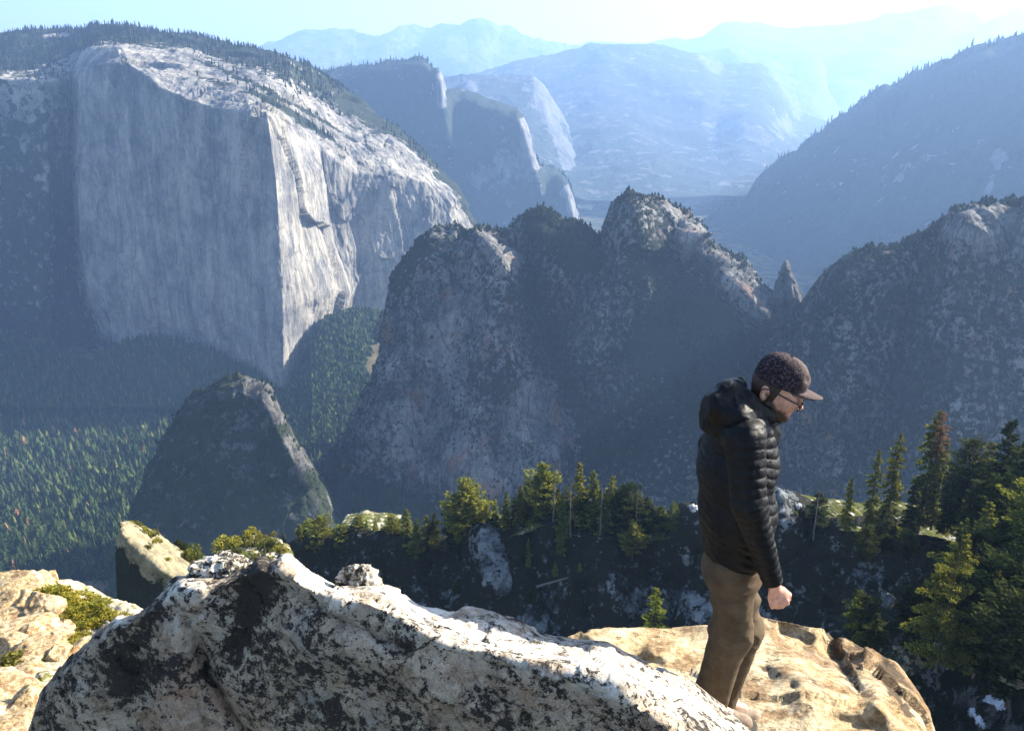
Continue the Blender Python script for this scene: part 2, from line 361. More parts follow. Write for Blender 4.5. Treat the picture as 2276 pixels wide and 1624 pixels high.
# big hazy slope on the right
t = rng_top([(1480,540),(1560,500),(1610,470),(1665,440),(1690,412),(1712,385),(1735,362),(1765,345),(1800,322),(1850,290),(1880,262),(1930,232),(1957,210),(1963,190),(1975,200),(2000,185),(2040,168),(2085,148),(2130,130),(2180,108),(2230,98),(2290,84),(2400,60),(2650,30),(3100,20)], lambda x: 5700-(x-1480)*1.9)
relief('slope', t, foot(t, y=800, dY=-1700), M_mid, 3.5, 4, (30, 120), (900, -700), feats=[([(1960,200),(1880,330),(1800,480)], 40, 90), ([(2150,130),(2080,300),(1950,480)], 60, 120), ([(2270,200),(2200,400),(2050,600)], 60, 130), ([(2060,160),(1960,340),(1880,480)], 35, -90)],
       vegf=[([(2225,340),(2190,420)], 12, -.3), ([(2100,330),(1900,400)], 60, -.12)], disp=[(.004, 42, 1, 6, True), (.02, 7, 1, 4, False)], smooth=2, vegbase=.75, label='long wooded slope fading into blue haze', kind='structure')
# valley meadow seen in the gap
t = [(1260,452,8300),(1400,450,8300),(1500,440,8000),(1620,452,7400)]
relief('meadow', t, [(1200,760,2450),(1380,760,2450),(1560,760,2450),(1760,760,2450)], M_vall, 6, 5, (10, 0), (10, -30), disp=[], vegbase=.55, label='pale valley floor in the gap between the cliffs', kind='structure')

# the great granite wall ----------------------------------------------------
cols = [
 # skyline, forest edge, slab, rim, wall x3, base   (x, y)
 ([(-1100,110),(-1100,190),(-1100,200),(-1100,215),(-1100,420),(-1100,600),(-1100,740),(-1100,800)], 3100, 900),
 ([(-120,84),(-120,150),(-120,160),(-120,168),(-115,400),(-115,600),(-115,760),(-115,820)], 2950, 900),
 ([(40,70),(60,150),(75,163),(92,182),(110,400),(110,600),(115,730),(115,800)], 2900, 850),
 ([(130,62),(148,110),(158,138),(166,175),(160,400),(164,560),(180,680),(195,745)], 3080, 750),
 ([(215,63),(222,95),(214,115),(206,150),(180,350),(182,520),(205,640),(255,712)], 2830, 850),
 ([(320,70),(300,103),(272,112),(285,140),(290,350),(300,520),(310,650),(345,738)], 2720, 850),
 ([(420,82),(410,118),(350,150),(362,200),(390,380),(400,540),(420,680),(445,755)], 2600, 850),
 ([(520,97),(500,150),(450,190),(475,240),(490,400),(500,560),(520,720),(545,815)], 2470, 850),
 ([(600,112),(590,180),(545,218),(578,262),(604,400),(614,560),(618,700),(620,860)], 2330, 850),
 ([(650,132),(630,200),(580,232),(596,262),(614,400),(624,560),(628,700),(632,866)], 2330, 800),
 ([(700,155),(680,225),(618,240),(650,275),(704,380),(712,490),(748,640),(702,792)], 2540, 750),
 ([(770,202),(745,262),(680,282),(708,335),(722,440),(740,540),(775,655),(748,705)], 2680, 620),
 ([(850,262),(810,300),(770,320),(790,390),(790,440),(795,520),(800,600),(790,670)], 2735, 450),
 ([(905,308),(885,322),(860,345),(880,392),(888,440),(890,520),(890,590),(880,660)], 2775, 330),
 ([(960,362),(942,375),(930,388),(950,410),(955,450),(960,510),(955,580),(940,670)], 2805, 220),
 ([(1020,432),(1008,440),(1000,448),(996,462),(1005,500),(1005,560),(1000,620),(1000,690)], 2830, 120),
 ([(1046,492),(1044,500),(1040,508),(1036,520),(1038,560),(1038,600),(1036,650),(1034,700)], 2850, 40),
 ([(1052,505),(1052,510),(1052,520),(1052,535),(1052,570),(1052,610),(1052,650),(1052,700)], 3000, 40)]
rows = []; vg = []
for r in range(8):
    rows.append([]); vg.append([])
    for c, (pts, Yr, dS) in enumerate(cols):
        x, y = pts[r]
        Y = [Yr+dS, Yr+dS*.45, Yr+dS*.22, Yr, Yr-15, Yr-30, Yr-45, Yr-60][r]
        rows[-1].append((x, y, Y)); vg[-1].append(([.95, .8, .28, .08, .05, .05, .05, .1][r] if c < 6 else [.95, .36, .10, .05, .05, .05, .05, .1][r]) if c > 3 else [.95, .9, .5, .42, .6, .62, .66, .7][r])
top = rows[0]
rows = [[(x, y+40, Y+500) for x, y, Y in top], [(x, y+6, Y+120) for x, y, Y in top]]+rows+[[(x, y+60, Y-20) for x, y, Y in rows[-1]]]
vg = [[1]*18, [1]*18]+vg+[[.6]*18]
ctrl_grid('granite_wall', rows, M_cap, 2.4, [(.0045, 9, .45, 'facet', .5), (.016, 1.6, .3, 'facet', .2), (.05, 1.6, .25, 'facet', .4), (.012, 7, .14, 6, True), (.05, 1.8, .3, 4, True)], smooth=2, veg=vg,
    feats=[([(690,690),(700,720)], 16, -15), ([(740,480),(800,430),(880,400)], 14, 14), ([(330,160),(345,190)], 12, 20)],
    vegf=[([(540,230),(640,265),(740,310)], 9, .4), ([(620,110),(760,200),(850,260)], 10, .5), ([(560,205),(680,270),(800,370),(880,420)], 6, .4), ([(430,135),(560,185),(700,262),(850,350)], 5, .35), ([(640,135),(720,180)], 6, -.6), ([(100,80),(150,78)], 8, -.6), ([(430,170),(600,222),(700,300),(760,360)], 12, .35), ([(330,130),(420,150)], 18, -.2)],
    seed=3, label='huge pale granite wall with one sunlit edge', kind='structure')
# wooded talus at its foot, left and right
t = [(-1100,700,2850),(-120,700,2700),(0,735,2660),(120,770,2640),(200,800,2620),(260,772,2600),(300,752,2560),(350,749,2520),(400,758,2480),(450,770,2440),(500,790,2400),(540,812,2360),(590,848,2300),(640,868,2280)]
relief('talus_slope', t, [(x, 905, 2180) for x, y, Y in t], M_vall, 4, 4, (10, 10), (60, -80), disp=[(.01, 8, 1, 4, False)], vegbase=.95, label='dark shaded wooded slope at the foot of the wall', kind='structure')
t = [(600,872,2270),(640,862,2270),(665,830,2300),(700,785,2340),(690,745,2380),(720,705,2430),(765,690,2470),(800,682,2500),(850,690,2510),(900,700,2500),(960,700,2500)]
relief('talus_slope', t, [(x, 985, 1950) for x, y, Y in t], M_vall, 4, 4, (10, 10), (60, -80), disp=[(.01, 10, 1, 4, False)], vegbase=.75, vegf=[([(840,770),(830,820)], 14, -.7), ([(640,990),(720,1000)], 14, -.5)], label='sunlit scrubby slope right of the bright granite edge', kind='structure')
# valley floor
vy = np.concatenate([np.linspace(1150, 2500, 200)])
gx = np.linspace(-4200, 600, 340); GX, GY = np.meshgrid(gx, vy)
GZ = -905+18*fbm(np.stack([GX, GY, 0*GX], -1)*.004, 4, 9)+np.clip((1550-GY)/400, 0, 1)**1.5*70
Gv = np.stack([GX, GY, GZ], -1); vv = np.clip(.9+.0*GX-1.1*np.clip((1500-GY)/200, 0, 1)*np.clip(vn(np.stack([GX, GY, 0*GX], -1)*.012, 4)+.2, 0, 1), 0, 1)
finish_sheet('valley_floor', Gv[::-1], M_vall, vv[::-1], label='wooded valley floor in the sun', kind='structure')

# cathedral rocks ------------------------------------------------------------
t = [(690,1080,1230),(700,1050,1240),(730,1000,1260),(760,960,1280),(800,880,1320),(840,760,1370),(862,705,1390),(880,655,1400),(905,600,1420),(928,565,1430),(950,540,1430),(980,520,1430),(1010,510,1420),(1060,504,1400),(1110,503,1400),(1150,491,1420),(1185,476,1430),(1215,472,1430),(1250,477,1430),(1275,498,1410),(1295,517,1400),(1320,546,1390),(1341,572,1380),
     (1350,570,1390),(1362,520,1410),(1373,465,1420),(1388,442,1430),(1405,435,1430),(1440,440,1430),(1480,458,1420),(1520,488,1410),(1545,512,1400),(1570,540,1390),(1605,566,1380),(1635,585,1370),(1655,605,1360),(1668,632,1350),(1700,655,1330),(1722,685,1310),(1745,706,1300),(1800,722,1290),(1900,750,1270)]
bx = np.linspace(690, 1950, len(t))
b = [(bx[i], 1290, 1140) for i in range(len(t))]
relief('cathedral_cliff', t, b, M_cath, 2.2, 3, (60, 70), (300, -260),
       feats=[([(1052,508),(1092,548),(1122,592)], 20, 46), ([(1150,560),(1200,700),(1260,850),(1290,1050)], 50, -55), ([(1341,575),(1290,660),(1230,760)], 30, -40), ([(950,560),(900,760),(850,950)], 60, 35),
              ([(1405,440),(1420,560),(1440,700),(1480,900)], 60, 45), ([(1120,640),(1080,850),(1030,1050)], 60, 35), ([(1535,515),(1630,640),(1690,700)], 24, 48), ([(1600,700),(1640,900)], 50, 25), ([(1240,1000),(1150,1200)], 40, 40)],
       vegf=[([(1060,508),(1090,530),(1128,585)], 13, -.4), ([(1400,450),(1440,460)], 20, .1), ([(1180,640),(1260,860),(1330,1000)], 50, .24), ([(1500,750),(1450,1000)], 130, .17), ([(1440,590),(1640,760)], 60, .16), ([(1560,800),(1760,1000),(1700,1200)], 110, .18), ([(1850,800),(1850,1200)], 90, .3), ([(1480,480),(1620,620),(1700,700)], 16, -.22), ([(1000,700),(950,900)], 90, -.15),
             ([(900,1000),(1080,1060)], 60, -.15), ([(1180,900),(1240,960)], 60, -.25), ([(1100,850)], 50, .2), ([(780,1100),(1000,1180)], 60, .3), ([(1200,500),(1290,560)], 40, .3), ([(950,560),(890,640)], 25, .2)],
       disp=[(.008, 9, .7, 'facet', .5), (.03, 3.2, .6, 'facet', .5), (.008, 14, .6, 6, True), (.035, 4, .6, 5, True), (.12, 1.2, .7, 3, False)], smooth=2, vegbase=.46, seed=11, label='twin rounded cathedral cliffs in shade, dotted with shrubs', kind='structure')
t = [(1722,760,1290),(1724,690,1300),(1727,640,1310),(1735,610,1320),(1742,594,1330),(1747,580,1330),(1752,598,1325),(1762,625,1310),(1770,650,1300),(1778,680,1300),(1784,720,1300),(1790,770,1290)]
relief('rock_spire', t, [(1724+i*5.4, 800, 1270) for i in range(12)], M_dome, 1.6, 2, (14, 40), (25, -120), disp=[(.09, 4.5, .25, 5, True), (.12, 2.5, .4, 'facet', .6)], smooth=0, vegbase=.25, seed=4, feats=[([(1752,600),(1762,720)], 6, 14)], label='slim granite spire standing in the saddle', kind='structure')
# dark ridge on the right
t = [(1690,820,1230),(1760,740,1180),(1790,712,1150),(1830,696,1120),(1862,684,1100),(1874,650,1110),(1888,618,1115),(1900,592,1120),(1920,580,1120),(1955,576,1110),(1995,568,1100),(2030,560,1090),(2060,545,1080),(2085,520,1080),(2105,492,1080),(2125,470,1080),(2150,456,1080),(2190,452,1070),(2240,455,1060),(2300,458,1050),(2420,470,1030),(2700,520,1010),(3100,600,1000)]
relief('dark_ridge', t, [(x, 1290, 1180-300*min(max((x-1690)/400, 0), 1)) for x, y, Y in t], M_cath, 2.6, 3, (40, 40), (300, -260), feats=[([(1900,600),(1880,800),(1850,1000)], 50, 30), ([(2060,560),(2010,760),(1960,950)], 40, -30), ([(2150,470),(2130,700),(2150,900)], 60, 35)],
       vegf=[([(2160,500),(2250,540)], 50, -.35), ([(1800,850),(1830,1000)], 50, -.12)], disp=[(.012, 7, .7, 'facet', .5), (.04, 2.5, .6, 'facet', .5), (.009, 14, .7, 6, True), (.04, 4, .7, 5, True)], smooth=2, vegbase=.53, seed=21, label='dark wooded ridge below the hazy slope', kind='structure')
# small dome on the left
t = [(270,1260,1010),(290,1190,1020),(303,1120,1030),(330,1038,1050),(365,990,1060),(395,940,1070),(425,885,1080),(450,866,1085),(485,850,1090),(515,840,1090),(545,831,1090),(572,845,1085),(590,862,1080),(606,890,1075),(618,920,1070),(640,962,1060),(660,1000,1055),(688,1052,1050),(712,1100,1040),(740,1190,1030)]
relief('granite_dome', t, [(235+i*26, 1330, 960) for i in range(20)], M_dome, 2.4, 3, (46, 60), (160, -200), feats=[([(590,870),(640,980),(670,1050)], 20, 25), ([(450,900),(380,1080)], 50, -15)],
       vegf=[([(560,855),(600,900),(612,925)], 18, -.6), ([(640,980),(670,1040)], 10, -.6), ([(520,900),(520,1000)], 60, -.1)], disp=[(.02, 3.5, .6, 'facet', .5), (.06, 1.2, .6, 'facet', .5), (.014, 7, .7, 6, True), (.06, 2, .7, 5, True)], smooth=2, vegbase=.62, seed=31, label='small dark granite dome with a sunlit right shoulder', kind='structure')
# ------------------------------------------------------------------ far woods, merged: nobody could count these
rg = np.random.default_rng(77)
def sky_line(G, n, rng, r0=0, r1=14, jitter=2.0):
    """points on the first face rows under a crest (the sheet's back rows come first)"""
    i = rng.integers(r0, r1, n); j = rng.integers(0, G.shape[1]-1, n); return G[i, j]+rng.normal(0, jitter, (n, 3))*np.array([1, 1, 0])
G, V = SHEETS['granite_wall']
px, py = project(G)
w = np.where(V > .42, V, V*.10)**1.5*np.clip(1-np.clip((py-330)/60, 0, 1), 0, 1)
w = np.where((px < 190) & (py > 190), 0, w)
wf = fbm(G*.006, 4, 41); w = w*(wf > -.22)
P, _, _ = sample_sheet(G, w, 9000, rg)
woods('forest', P, rg.uniform(11, 24, len(P)), M_hazewood, rg, rg.random(len(P)), label='forest on the rounded summit above the granite wall', cat='forest', fat=1.15)
def talus(name, n, h, seed, lab, shp=TINY, fat=1.0, wfun=None, hi=.9):
    G, V = SHEETS[name]; w = V**2
    if wfun: w = wfun(G, w)
    P, _, _ = sample_sheet(G, w, n, rg)
    woods('forest', P, rg.uniform(*h, len(P)), M_wood, rg, rg.random(len(P))*hi, shp, label=lab, cat='forest', fat=fat)
talus('talus_slope', 6000, (14, 26), 1, 'dense shaded forest under the granite wall', fat=1.3)
talus('talus_slope.001', 3600, (8, 16), 1, 'round scrub oaks on the sunlit slope', TINYR, fat=1.3)
# crest fringe and sparse bushes on the nearer cliffs
def fringe(key, n, h, lab, rows=(6, 12), sel=None, shp=TINY, fat=1.2, hi=.85, extra=0, eh=(2, 5), mat=None):
    G, V = SHEETS[key]; P = sky_line(G, n, rg, *rows)
    if sel is not None:
        x, y = project(P); P = P[sel(x, y)]
    H = rg.uniform(*h, len(P))*np.where(rg.random(len(P)) < .3, 1.5, .8)
    if extra:
        Q, _, _ = sample_sheet(G[8:], np.clip(V[8:]-.25, 0, 1)*(fbm(G[8:]*.03, 5, 43) > .02), extra, rg); P = np.concatenate([P, Q]); H = np.concatenate([H, rg.uniform(*eh, len(Q))])
    woods('forest' if extra else 'treeline', P, H, mat or M_wood, rg, rg.random(len(P))*hi, shp, label=lab, cat='trees', fat=fat)
fringe('cathedral_cliff', 1500, (3, 7), 'small trees and shrubs over the twin cathedral cliffs', sel=lambda x, y: (x > 940) & (x < 1790) & ~((x > 1340) & (x < 1385) & (y < 560)), extra=9000, eh=(2, 7), mat=M_shrubs, shp=TINYR, fat=1.5)
fringe('dark_ridge', 900, (3.5, 8), 'shrubs and trees over the dark wooded ridge', sel=lambda x, y: x > 1750, extra=9000, eh=(2.5, 7), mat=M_shrubs, shp=TINYR, fat=1.6)
fringe('granite_dome', 330, (3, 8), 'shrubs covering the small dark dome', sel=lambda x, y: y < 1000, extra=3500, eh=(1.5, 4), mat=M_shrubs, shp=TINYR, fat=1.6)
fringe('ridge', 900, (14, 26), 'trees fringing the dark blue ridge', sel=lambda x, y: (x < 960) | (x > 1190), hi=.3)
fringe('slope', 1100, (14, 30), 'trees fringing the hazy slope', sel=lambda x, y: (x < 1950) | (x > 1980), hi=.3)

# ------------------------------------------------------------------ valley forest: nearest and largest as single trees, the rest merged
G, V = SHEETS['valley_floor']
px, py = project(G)
w = V*((px > -420) & (px < 900) & (py < 1400))*np.where(fbm(G*.01, 3, 8) > -.45, 1, .15)
w = w*np.clip((G[..., 1]/1500)**-1.2, .2, 2)
P, _, _ = sample_sheet(G, w, 14500, rg)
H = rg.uniform(17, 37, len(P)); T = rg.random(len(P))
x, y = project(P)
vis = (x > -10) & (x < 470) & (y < 1370) & ~((x > 290) & (y > 1160)) & ~((x < 300) & (y > 1330))
score = np.where(vis, H/P[:, 1], 0); big = np.argsort(-score)[:215]
rest = np.ones(len(P), bool); rest[big] = False
woods('forest', P[rest], H[rest]*np.where(rg.random(int(rest.sum())) < .4, .72, 1), M_wood, rg, T[rest], TINY+TINYR[:3], label='dense conifer forest on the sunlit valley floor', cat='forest', fat=1.25)
# ------------------------------------------------------------------ conifers with trunk and crown
M_bark = (lambda m: m.done(m.pbr(m.ramp(m.noise(m.mapv(m.O, (1, 1, .25)), 9, 5, .7), (.35, (.035, .025, .02)), (.65, (.13, .10, .08))), .95, spec=.1)))(NM('bark'))
M_deadbark = (lambda m: m.done(m.pbr(m.ramp(m.noise(m.mapv(m.O, (1, 1, .2)), 7, 4, .7), (.3, (.03, .027, .025)), (.7, (.16, .15, .14))), .95, spec=.1)))(NM('dead_wood'))
def needle_mat(name, dark, mid, tip, trans=.35):
    m = NM(name); a = m.attr('tint')
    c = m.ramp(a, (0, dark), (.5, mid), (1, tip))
    c = m.mix(.6, c, m.ramp(m.noise(m.O, 1.6, 3, .7), (.32, .55), (.68, 1.4)), 'MULTIPLY')
    oi = m.n.new('ShaderNodeObjectInfo'); c = m.mix(1.0, c, m.ramp(oi.outputs['Random'], (0, (.8, .9, .85)), (.6, (1.05, 1, .9)), (1, (1.3, 1.15, .9))), 'MULTIPLY')
    d = m.n.new('ShaderNodeBsdfDiffuse'); t = m.n.new('ShaderNodeBsdfTranslucent'); x = m.n.new('ShaderNodeMixShader')
    m.lk(c, d.inputs[0]); m.lk(m.mix(1.0, c, (1.9, 1.6, .5), 'MULTIPLY'), t.inputs[0]); x.inputs[0].default_value = trans
    m.t.links.new(d.outputs[0], x.inputs[1]); m.t.links.new(t.outputs[0], x.inputs[2])
    return m.done(x.outputs[0])
M_fir = needle_mat('fir_needles', (.03, .042, .017), (.12, .145, .042), (.27, .28, .075))
M_olive = needle_mat('olive_needles', (.022, .032, .014), (.085, .10, .032), (.20, .21, .06))
M_pine = needle_mat('pine_needles', (.035, .045, .018), (.12, .14, .04), (.25, .25, .07))
M_rust = needle_mat('rusty_needles', (.05, .035, .02), (.13, .075, .045), (.21, .13, .085))
M_darkfir = needle_mat('dark_fir_needles', (.009, .014, .008), (.024, .034, .014), (.06, .075, .025), .2)  # darker copy of the fir needles, shade put into the colour
M_young = needle_mat('young_fir_needles', (.05, .07, .015), (.12, .15, .03), (.2, .22, .05))

def tube(pts, rad, n=6):
    pts = np.asarray(pts, float); V, F = [], []
    for i, p in enumerate(pts):
        d = pts[min(i+1, len(pts)-1)]-pts[max(i-1, 0)]; d /= np.linalg.norm(d)+1e-9
        a = np.cross(d, [0, 0, 1] if abs(d[2]) < .9 else [1, 0, 0]); a /= np.linalg.norm(a); b = np.cross(d, a)
        for k in range(n):
            t = k*2*math.pi/n; V.append(p+rad[i]*(a*math.cos(t)+b*math.sin(t)))
    for i in range(len(pts)-1):
        for k in range(n): F.append((i*n+k, i*n+(k+1) % n, (i+1)*n+(k+1) % n, (i+1)*n+k))
    return np.array(V), np.array(F)
def merge(parts):
    V, F, o = [], [], 0
    for v, f in parts: V.append(v); F.append(np.asarray(f)+o); o += len(v)
    return np.concatenate(V), np.concatenate(F)
def conifer_mesh(seed, H=1.0, R0=.16, base=.15, n=45, sprays=26, shape='fir', droop=.25, fine=1.0, bare=0.0, tuft=.035):
    """unit-height conifer: whorled limbs carrying small needle sprays; returns trunk and crown geometry"""
    r = np.random.default_rng(seed); tr = []
    bend = np.cumsum(r.normal(0, .004, (9, 2)), 0); zs = np.linspace(0, 1, 9)
    tr.append(tube(np.column_stack([bend, zs]), .016*(1-zs)**.8+.0018, 7))
    bx, by = (lambda z: np.interp(z, zs, bend[:, 0])), (lambda z: np.interp(z, zs, bend[:, 1]))
    C, A, B, Tn = [], [], [], []
    clump = r.uniform(.55, 1.25, 14)
    for k in range(n):
        z = base+(1-base)*((k+r.uniform(-.5, .5))/n); z = min(max(z, base), .985); t = (z-base)/(1-base)
        if shape == 'fir': L = R0*((1-t)**.75*.95+.07)*r.uniform(.6, 1.2)*(min(t/.08, 1)*.5+.5)
        elif shape == 'column': L = R0*(min((1-t)*2.6, 1)**.7*.9+.06)*r.uniform(.55, 1.25)
        else: L = R0*(math.sin(math.pi*min(t*.8+.22, 1))**.6+.05)*clump[int(t*13)]*r.uniform(.6, 1.25)
        a = r.uniform(0, 6.283); up = (.45 if shape == 'pine' else .15)-droop*(1-t)+(.5*t*t)
        d = np.array([math.cos(a), math.sin(a), 0]); p0 = np.array([bx(z), by(z), z])
        pts = [p0+d*L*q+np.array([0, 0, L*(up*q-.25*q*q*droop*2)]) for q in (0, .5, 1)]
        if k % 2 == 0 or bare: tr.append(tube(pts, [.0035, .0022, .0008], 3))
        if r.random() < bare: continue
        m = max(int(sprays*(L/R0+.15)*fine), 3)
        q = r.uniform(.12, 1, m)**.75
        side = np.cross(d, [0, 0, 1])
        wdt = L*.34*(1-np.abs(q-.45)*1.1)
        c = p0+d*(L*q)[:, None]+np.array([0, 0, 1])*(L*(up*q-.5*q*q*droop))[:, None]+side*(r.uniform(-1, 1, m)*wdt)[:, None]+r.normal(0, .004 if shape != 'pine' else .012, (m, 3))
        c[:, 2] -= np.abs(r.normal(0, .006, m))
        s = tuft*r.uniform(.6, 1.3, m)*(0.75+.5*(1-t))
        dir_ = d+side*r.normal(0, .6, (m, 1))+np.array([0, 0, 1])*(r.normal(.1 if shape != 'pine' else .4, .35, (m, 1)))
        dir_ /= np.linalg.norm(dir_, axis=1, keepdims=True)
        nr = r.normal(0, 1, (m, 3))*.55+np.array([0, 0, 1]); w2 = np.cross(dir_, nr); w2 /= np.linalg.norm(w2, axis=1, keepdims=True)+1e-9
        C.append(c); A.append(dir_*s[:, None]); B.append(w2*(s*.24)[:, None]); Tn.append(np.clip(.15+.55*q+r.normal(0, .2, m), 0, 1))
    C, A, B, Tn = np.concatenate(C), np.concatenate(A), np.concatenate(B), np.concatenate(Tn)
    # each spray: a pointed four-corner frond
    V = np.stack([C-A*.5, C+B, C+A*.6, C-B], 1).reshape(-1, 3)
    F = np.arange(len(V)).reshape(-1, 4); T = np.repeat(Tn, 4)
    tv, tf = [], []
    trq = [x for x in tr]
    tv, tf = merge(trq)
    return (tv, tf), (V, F, T)
def bake(name, geo, mat):
    V, F = geo[0], geo[1]
    o = mesh_obj(name, V, F, mat, smooth=(name in ('trunk',)), attrs={'tint': geo[2]} if len(geo) > 2 else None)
    me = o.data; bpy.data.objects.remove(o); return me
LIB = {}
def kind_of_tree(key, mat, **kw):
    variants = []
    for s in range(kw.pop('variants', 2)):
        g = conifer_mesh(kw.get('seed', 0)*10+s, **{k: v for k, v in kw.items() if k != 'seed'})
        variants.append((bake('trunk', g[0], M_bark), bake('crown', g[1], mat)))
    LIB[key] = variants
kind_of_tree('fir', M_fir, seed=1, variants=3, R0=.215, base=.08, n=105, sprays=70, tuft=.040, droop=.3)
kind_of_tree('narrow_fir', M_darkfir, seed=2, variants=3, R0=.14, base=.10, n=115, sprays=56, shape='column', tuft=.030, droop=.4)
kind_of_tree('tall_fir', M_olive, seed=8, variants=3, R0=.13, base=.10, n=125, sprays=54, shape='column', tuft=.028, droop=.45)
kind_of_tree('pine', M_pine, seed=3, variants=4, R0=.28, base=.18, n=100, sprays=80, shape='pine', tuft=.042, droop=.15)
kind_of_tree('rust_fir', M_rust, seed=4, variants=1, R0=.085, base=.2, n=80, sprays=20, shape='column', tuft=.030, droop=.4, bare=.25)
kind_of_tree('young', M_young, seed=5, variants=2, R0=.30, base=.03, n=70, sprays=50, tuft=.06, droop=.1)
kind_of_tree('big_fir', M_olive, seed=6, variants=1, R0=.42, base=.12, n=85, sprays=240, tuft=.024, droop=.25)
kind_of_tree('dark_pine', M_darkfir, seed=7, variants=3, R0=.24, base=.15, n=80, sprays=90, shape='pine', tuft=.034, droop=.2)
def snag_mesh(seed, nb=14, L0=.10):
    r = np.random.default_rng(seed); zs = np.linspace(0, 1, 7)
    c = np.cumsum(r.normal(0, .006, (7, 2)), 0); parts = [tube(np.column_stack([c, zs]), .015*(1-zs)+.003, 6)]
    for k in range(nb):
        z = r.uniform(.3, .97); a = r.uniform(0, 6.28); L = L0*r.uniform(.3, 1)*(1.2-z); p = np.array([np.interp(z, zs, c[:, 0]), np.interp(z, zs, c[:, 1]), z])
        d = np.array([math.cos(a), math.sin(a), r.uniform(-.3, .3)]); parts.append(tube([p, p+d*L*.5, p+d*L+np.array([0, 0, -.01])], [.003, .002, .0008], 3))
    return merge(parts)
SNAGS = []
for s, (nb, L0) in enumerate([(18, .16), (4, .04), (30, .30)]):
    o = mesh_obj('snag', *snag_mesh(90+s, nb, L0), M_deadbark); SNAGS.append(o.data); bpy.data.objects.remove(o)

def plant_tree(kind, x, ytop, ybase, Y, label, group, rng, wide=1.0, cat='tree', name=None, lean=0):
    """tree whose foot stands at (x, ybase) at distance Y and whose tip reaches ytop"""
    p = W(x, ybase, Y); q = W(x, ytop, Y); H = float(q[2]-p[2])
    var = LIB[kind]; tm, cm = var[int(rng.integers(len(var)))]
    nm = name or {'fir': 'fir_tree', 'narrow_fir': 'fir_tree', 'tall_fir': 'fir_tree', 'rust_fir': 'fir_tree', 'big_fir': 'fir_tree', 'young': 'young_fir_tree', 'pine': 'pine_tree', 'dark_pine': 'pine_tree'}[kind]
    e = bpy.data.objects.new(nm, None); COL.objects.link(e); e.empty_display_size = 1
    e.location = p; e.scale = (H*wide, H*wide, H); e.rotation_euler = (lean, 0, float(rng.uniform(0, 6.28)))
    props(e, label, cat, group)
    for n_, m_ in (('trunk', tm), ('crown', cm)):
        c = bpy.data.objects.new(n_, m_); COL.objects.link(c); c.parent = e
    return e
def plant_snag(x, ytop, ybase, Y, k, label, group='dead trees on the ridge', thick=1.0):
    p = W(x, ybase, Y); q = W(x, ytop, Y); H = float(q[2]-p[2])
    o = bpy.data.objects.new('dead_tree', SNAGS[k]); COL.objects.link(o); o.location = p; o.scale = (H*thick, H*thick, H); o.rotation_euler = (0, 0, x)
    return props(o, label, 'dead tree', group)

# the nearest valley trees, each one its own
M_wood1 = M_wood
TM = []
for k in range(6):
    for ti in (.1, .35, .6, .8, .96):
        v, f = conifer_mesh(200+k, n=16, sprays=9, R0=.19, base=.05, tuft=.10, droop=.35)[1][:2]
        o = mesh_obj('conifer', v, f, M_wood, smooth=False, attrs={'tint': np.full(len(v), ti)}); TM.append((ti, o.data)); bpy.data.objects.remove(o)
rk = np.random.default_rng(3)
for i in big:
    ti = T[i]; bucket = .96 if ti > .982 else (.1, .35, .6, .8)[int(min(ti/.966*4, 3))]
    ms = [m_ for t_, m_ in TM if t_ == bucket]; me = ms[int(rk.integers(len(ms)))]
    o = bpy.data.objects.new('conifer', me); COL.objects.link(o); o.location = P[i]-np.array([0, 0, .5]); h = float(H[i])
    o.scale = (h*1.25, h*1.25, h); o.rotation_euler = (0, 0, float(rk.uniform(0, 6.28)))
    if bucket == .96: props(o, 'rust brown dying conifer in the valley forest', 'tree', 'rust brown conifers in the valley forest')
    else: props(o, 'green conifer on the valley floor far below', 'tree', 'green conifers of the valley forest')
# ------------------------------------------------------------------ the wooded ridge across the ravine
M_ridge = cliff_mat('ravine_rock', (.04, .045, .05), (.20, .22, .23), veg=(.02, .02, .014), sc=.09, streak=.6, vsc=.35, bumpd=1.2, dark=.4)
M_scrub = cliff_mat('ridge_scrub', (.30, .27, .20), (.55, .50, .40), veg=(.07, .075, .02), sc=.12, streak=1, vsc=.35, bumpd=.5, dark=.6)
crest = [(540,1330,262),(600,1262,262),(640,1218,260),(662,1205,258),(700,1203,256),(745,1198,254),(790,1185,252),(830,1190,250),(870,1196,248),(915,1200,246),(960,1212,244),(1000,1214,242),(1040,1200,240),(1070,1180,238),(1088,1190,237),(1110,1196,236),(1150,1180,234),(1200,1162,232),(1232,1160,230),(1270,1175,228),(1320,1188,226),(1370,1192,224),(1430,1196,222),(1480,1188,220),(1515,1160,217),(1535,1138,215),(1560,1140,212),(1640,1140,208),(1700,1120,205),(1718,1098,203),(1735,1093,202),(1755,1106,201),(1775,1120,200),(1795,1145,198),(1850,1160,194),(1890,1172,190),(1960,1178,186),(2040,1180,182),(2130,1190,178),(2200,1185,174),(2300,1170,170),(2420,1150,165),(2700,1180,155),(3000,1260,150)]
def ridge_Y(x): return np.interp(x, [c[0] for c in crest], [c[2] for c in crest])
def crest_y(x): return np.interp(x, [c[0] for c in crest], [c[1] for c in crest])
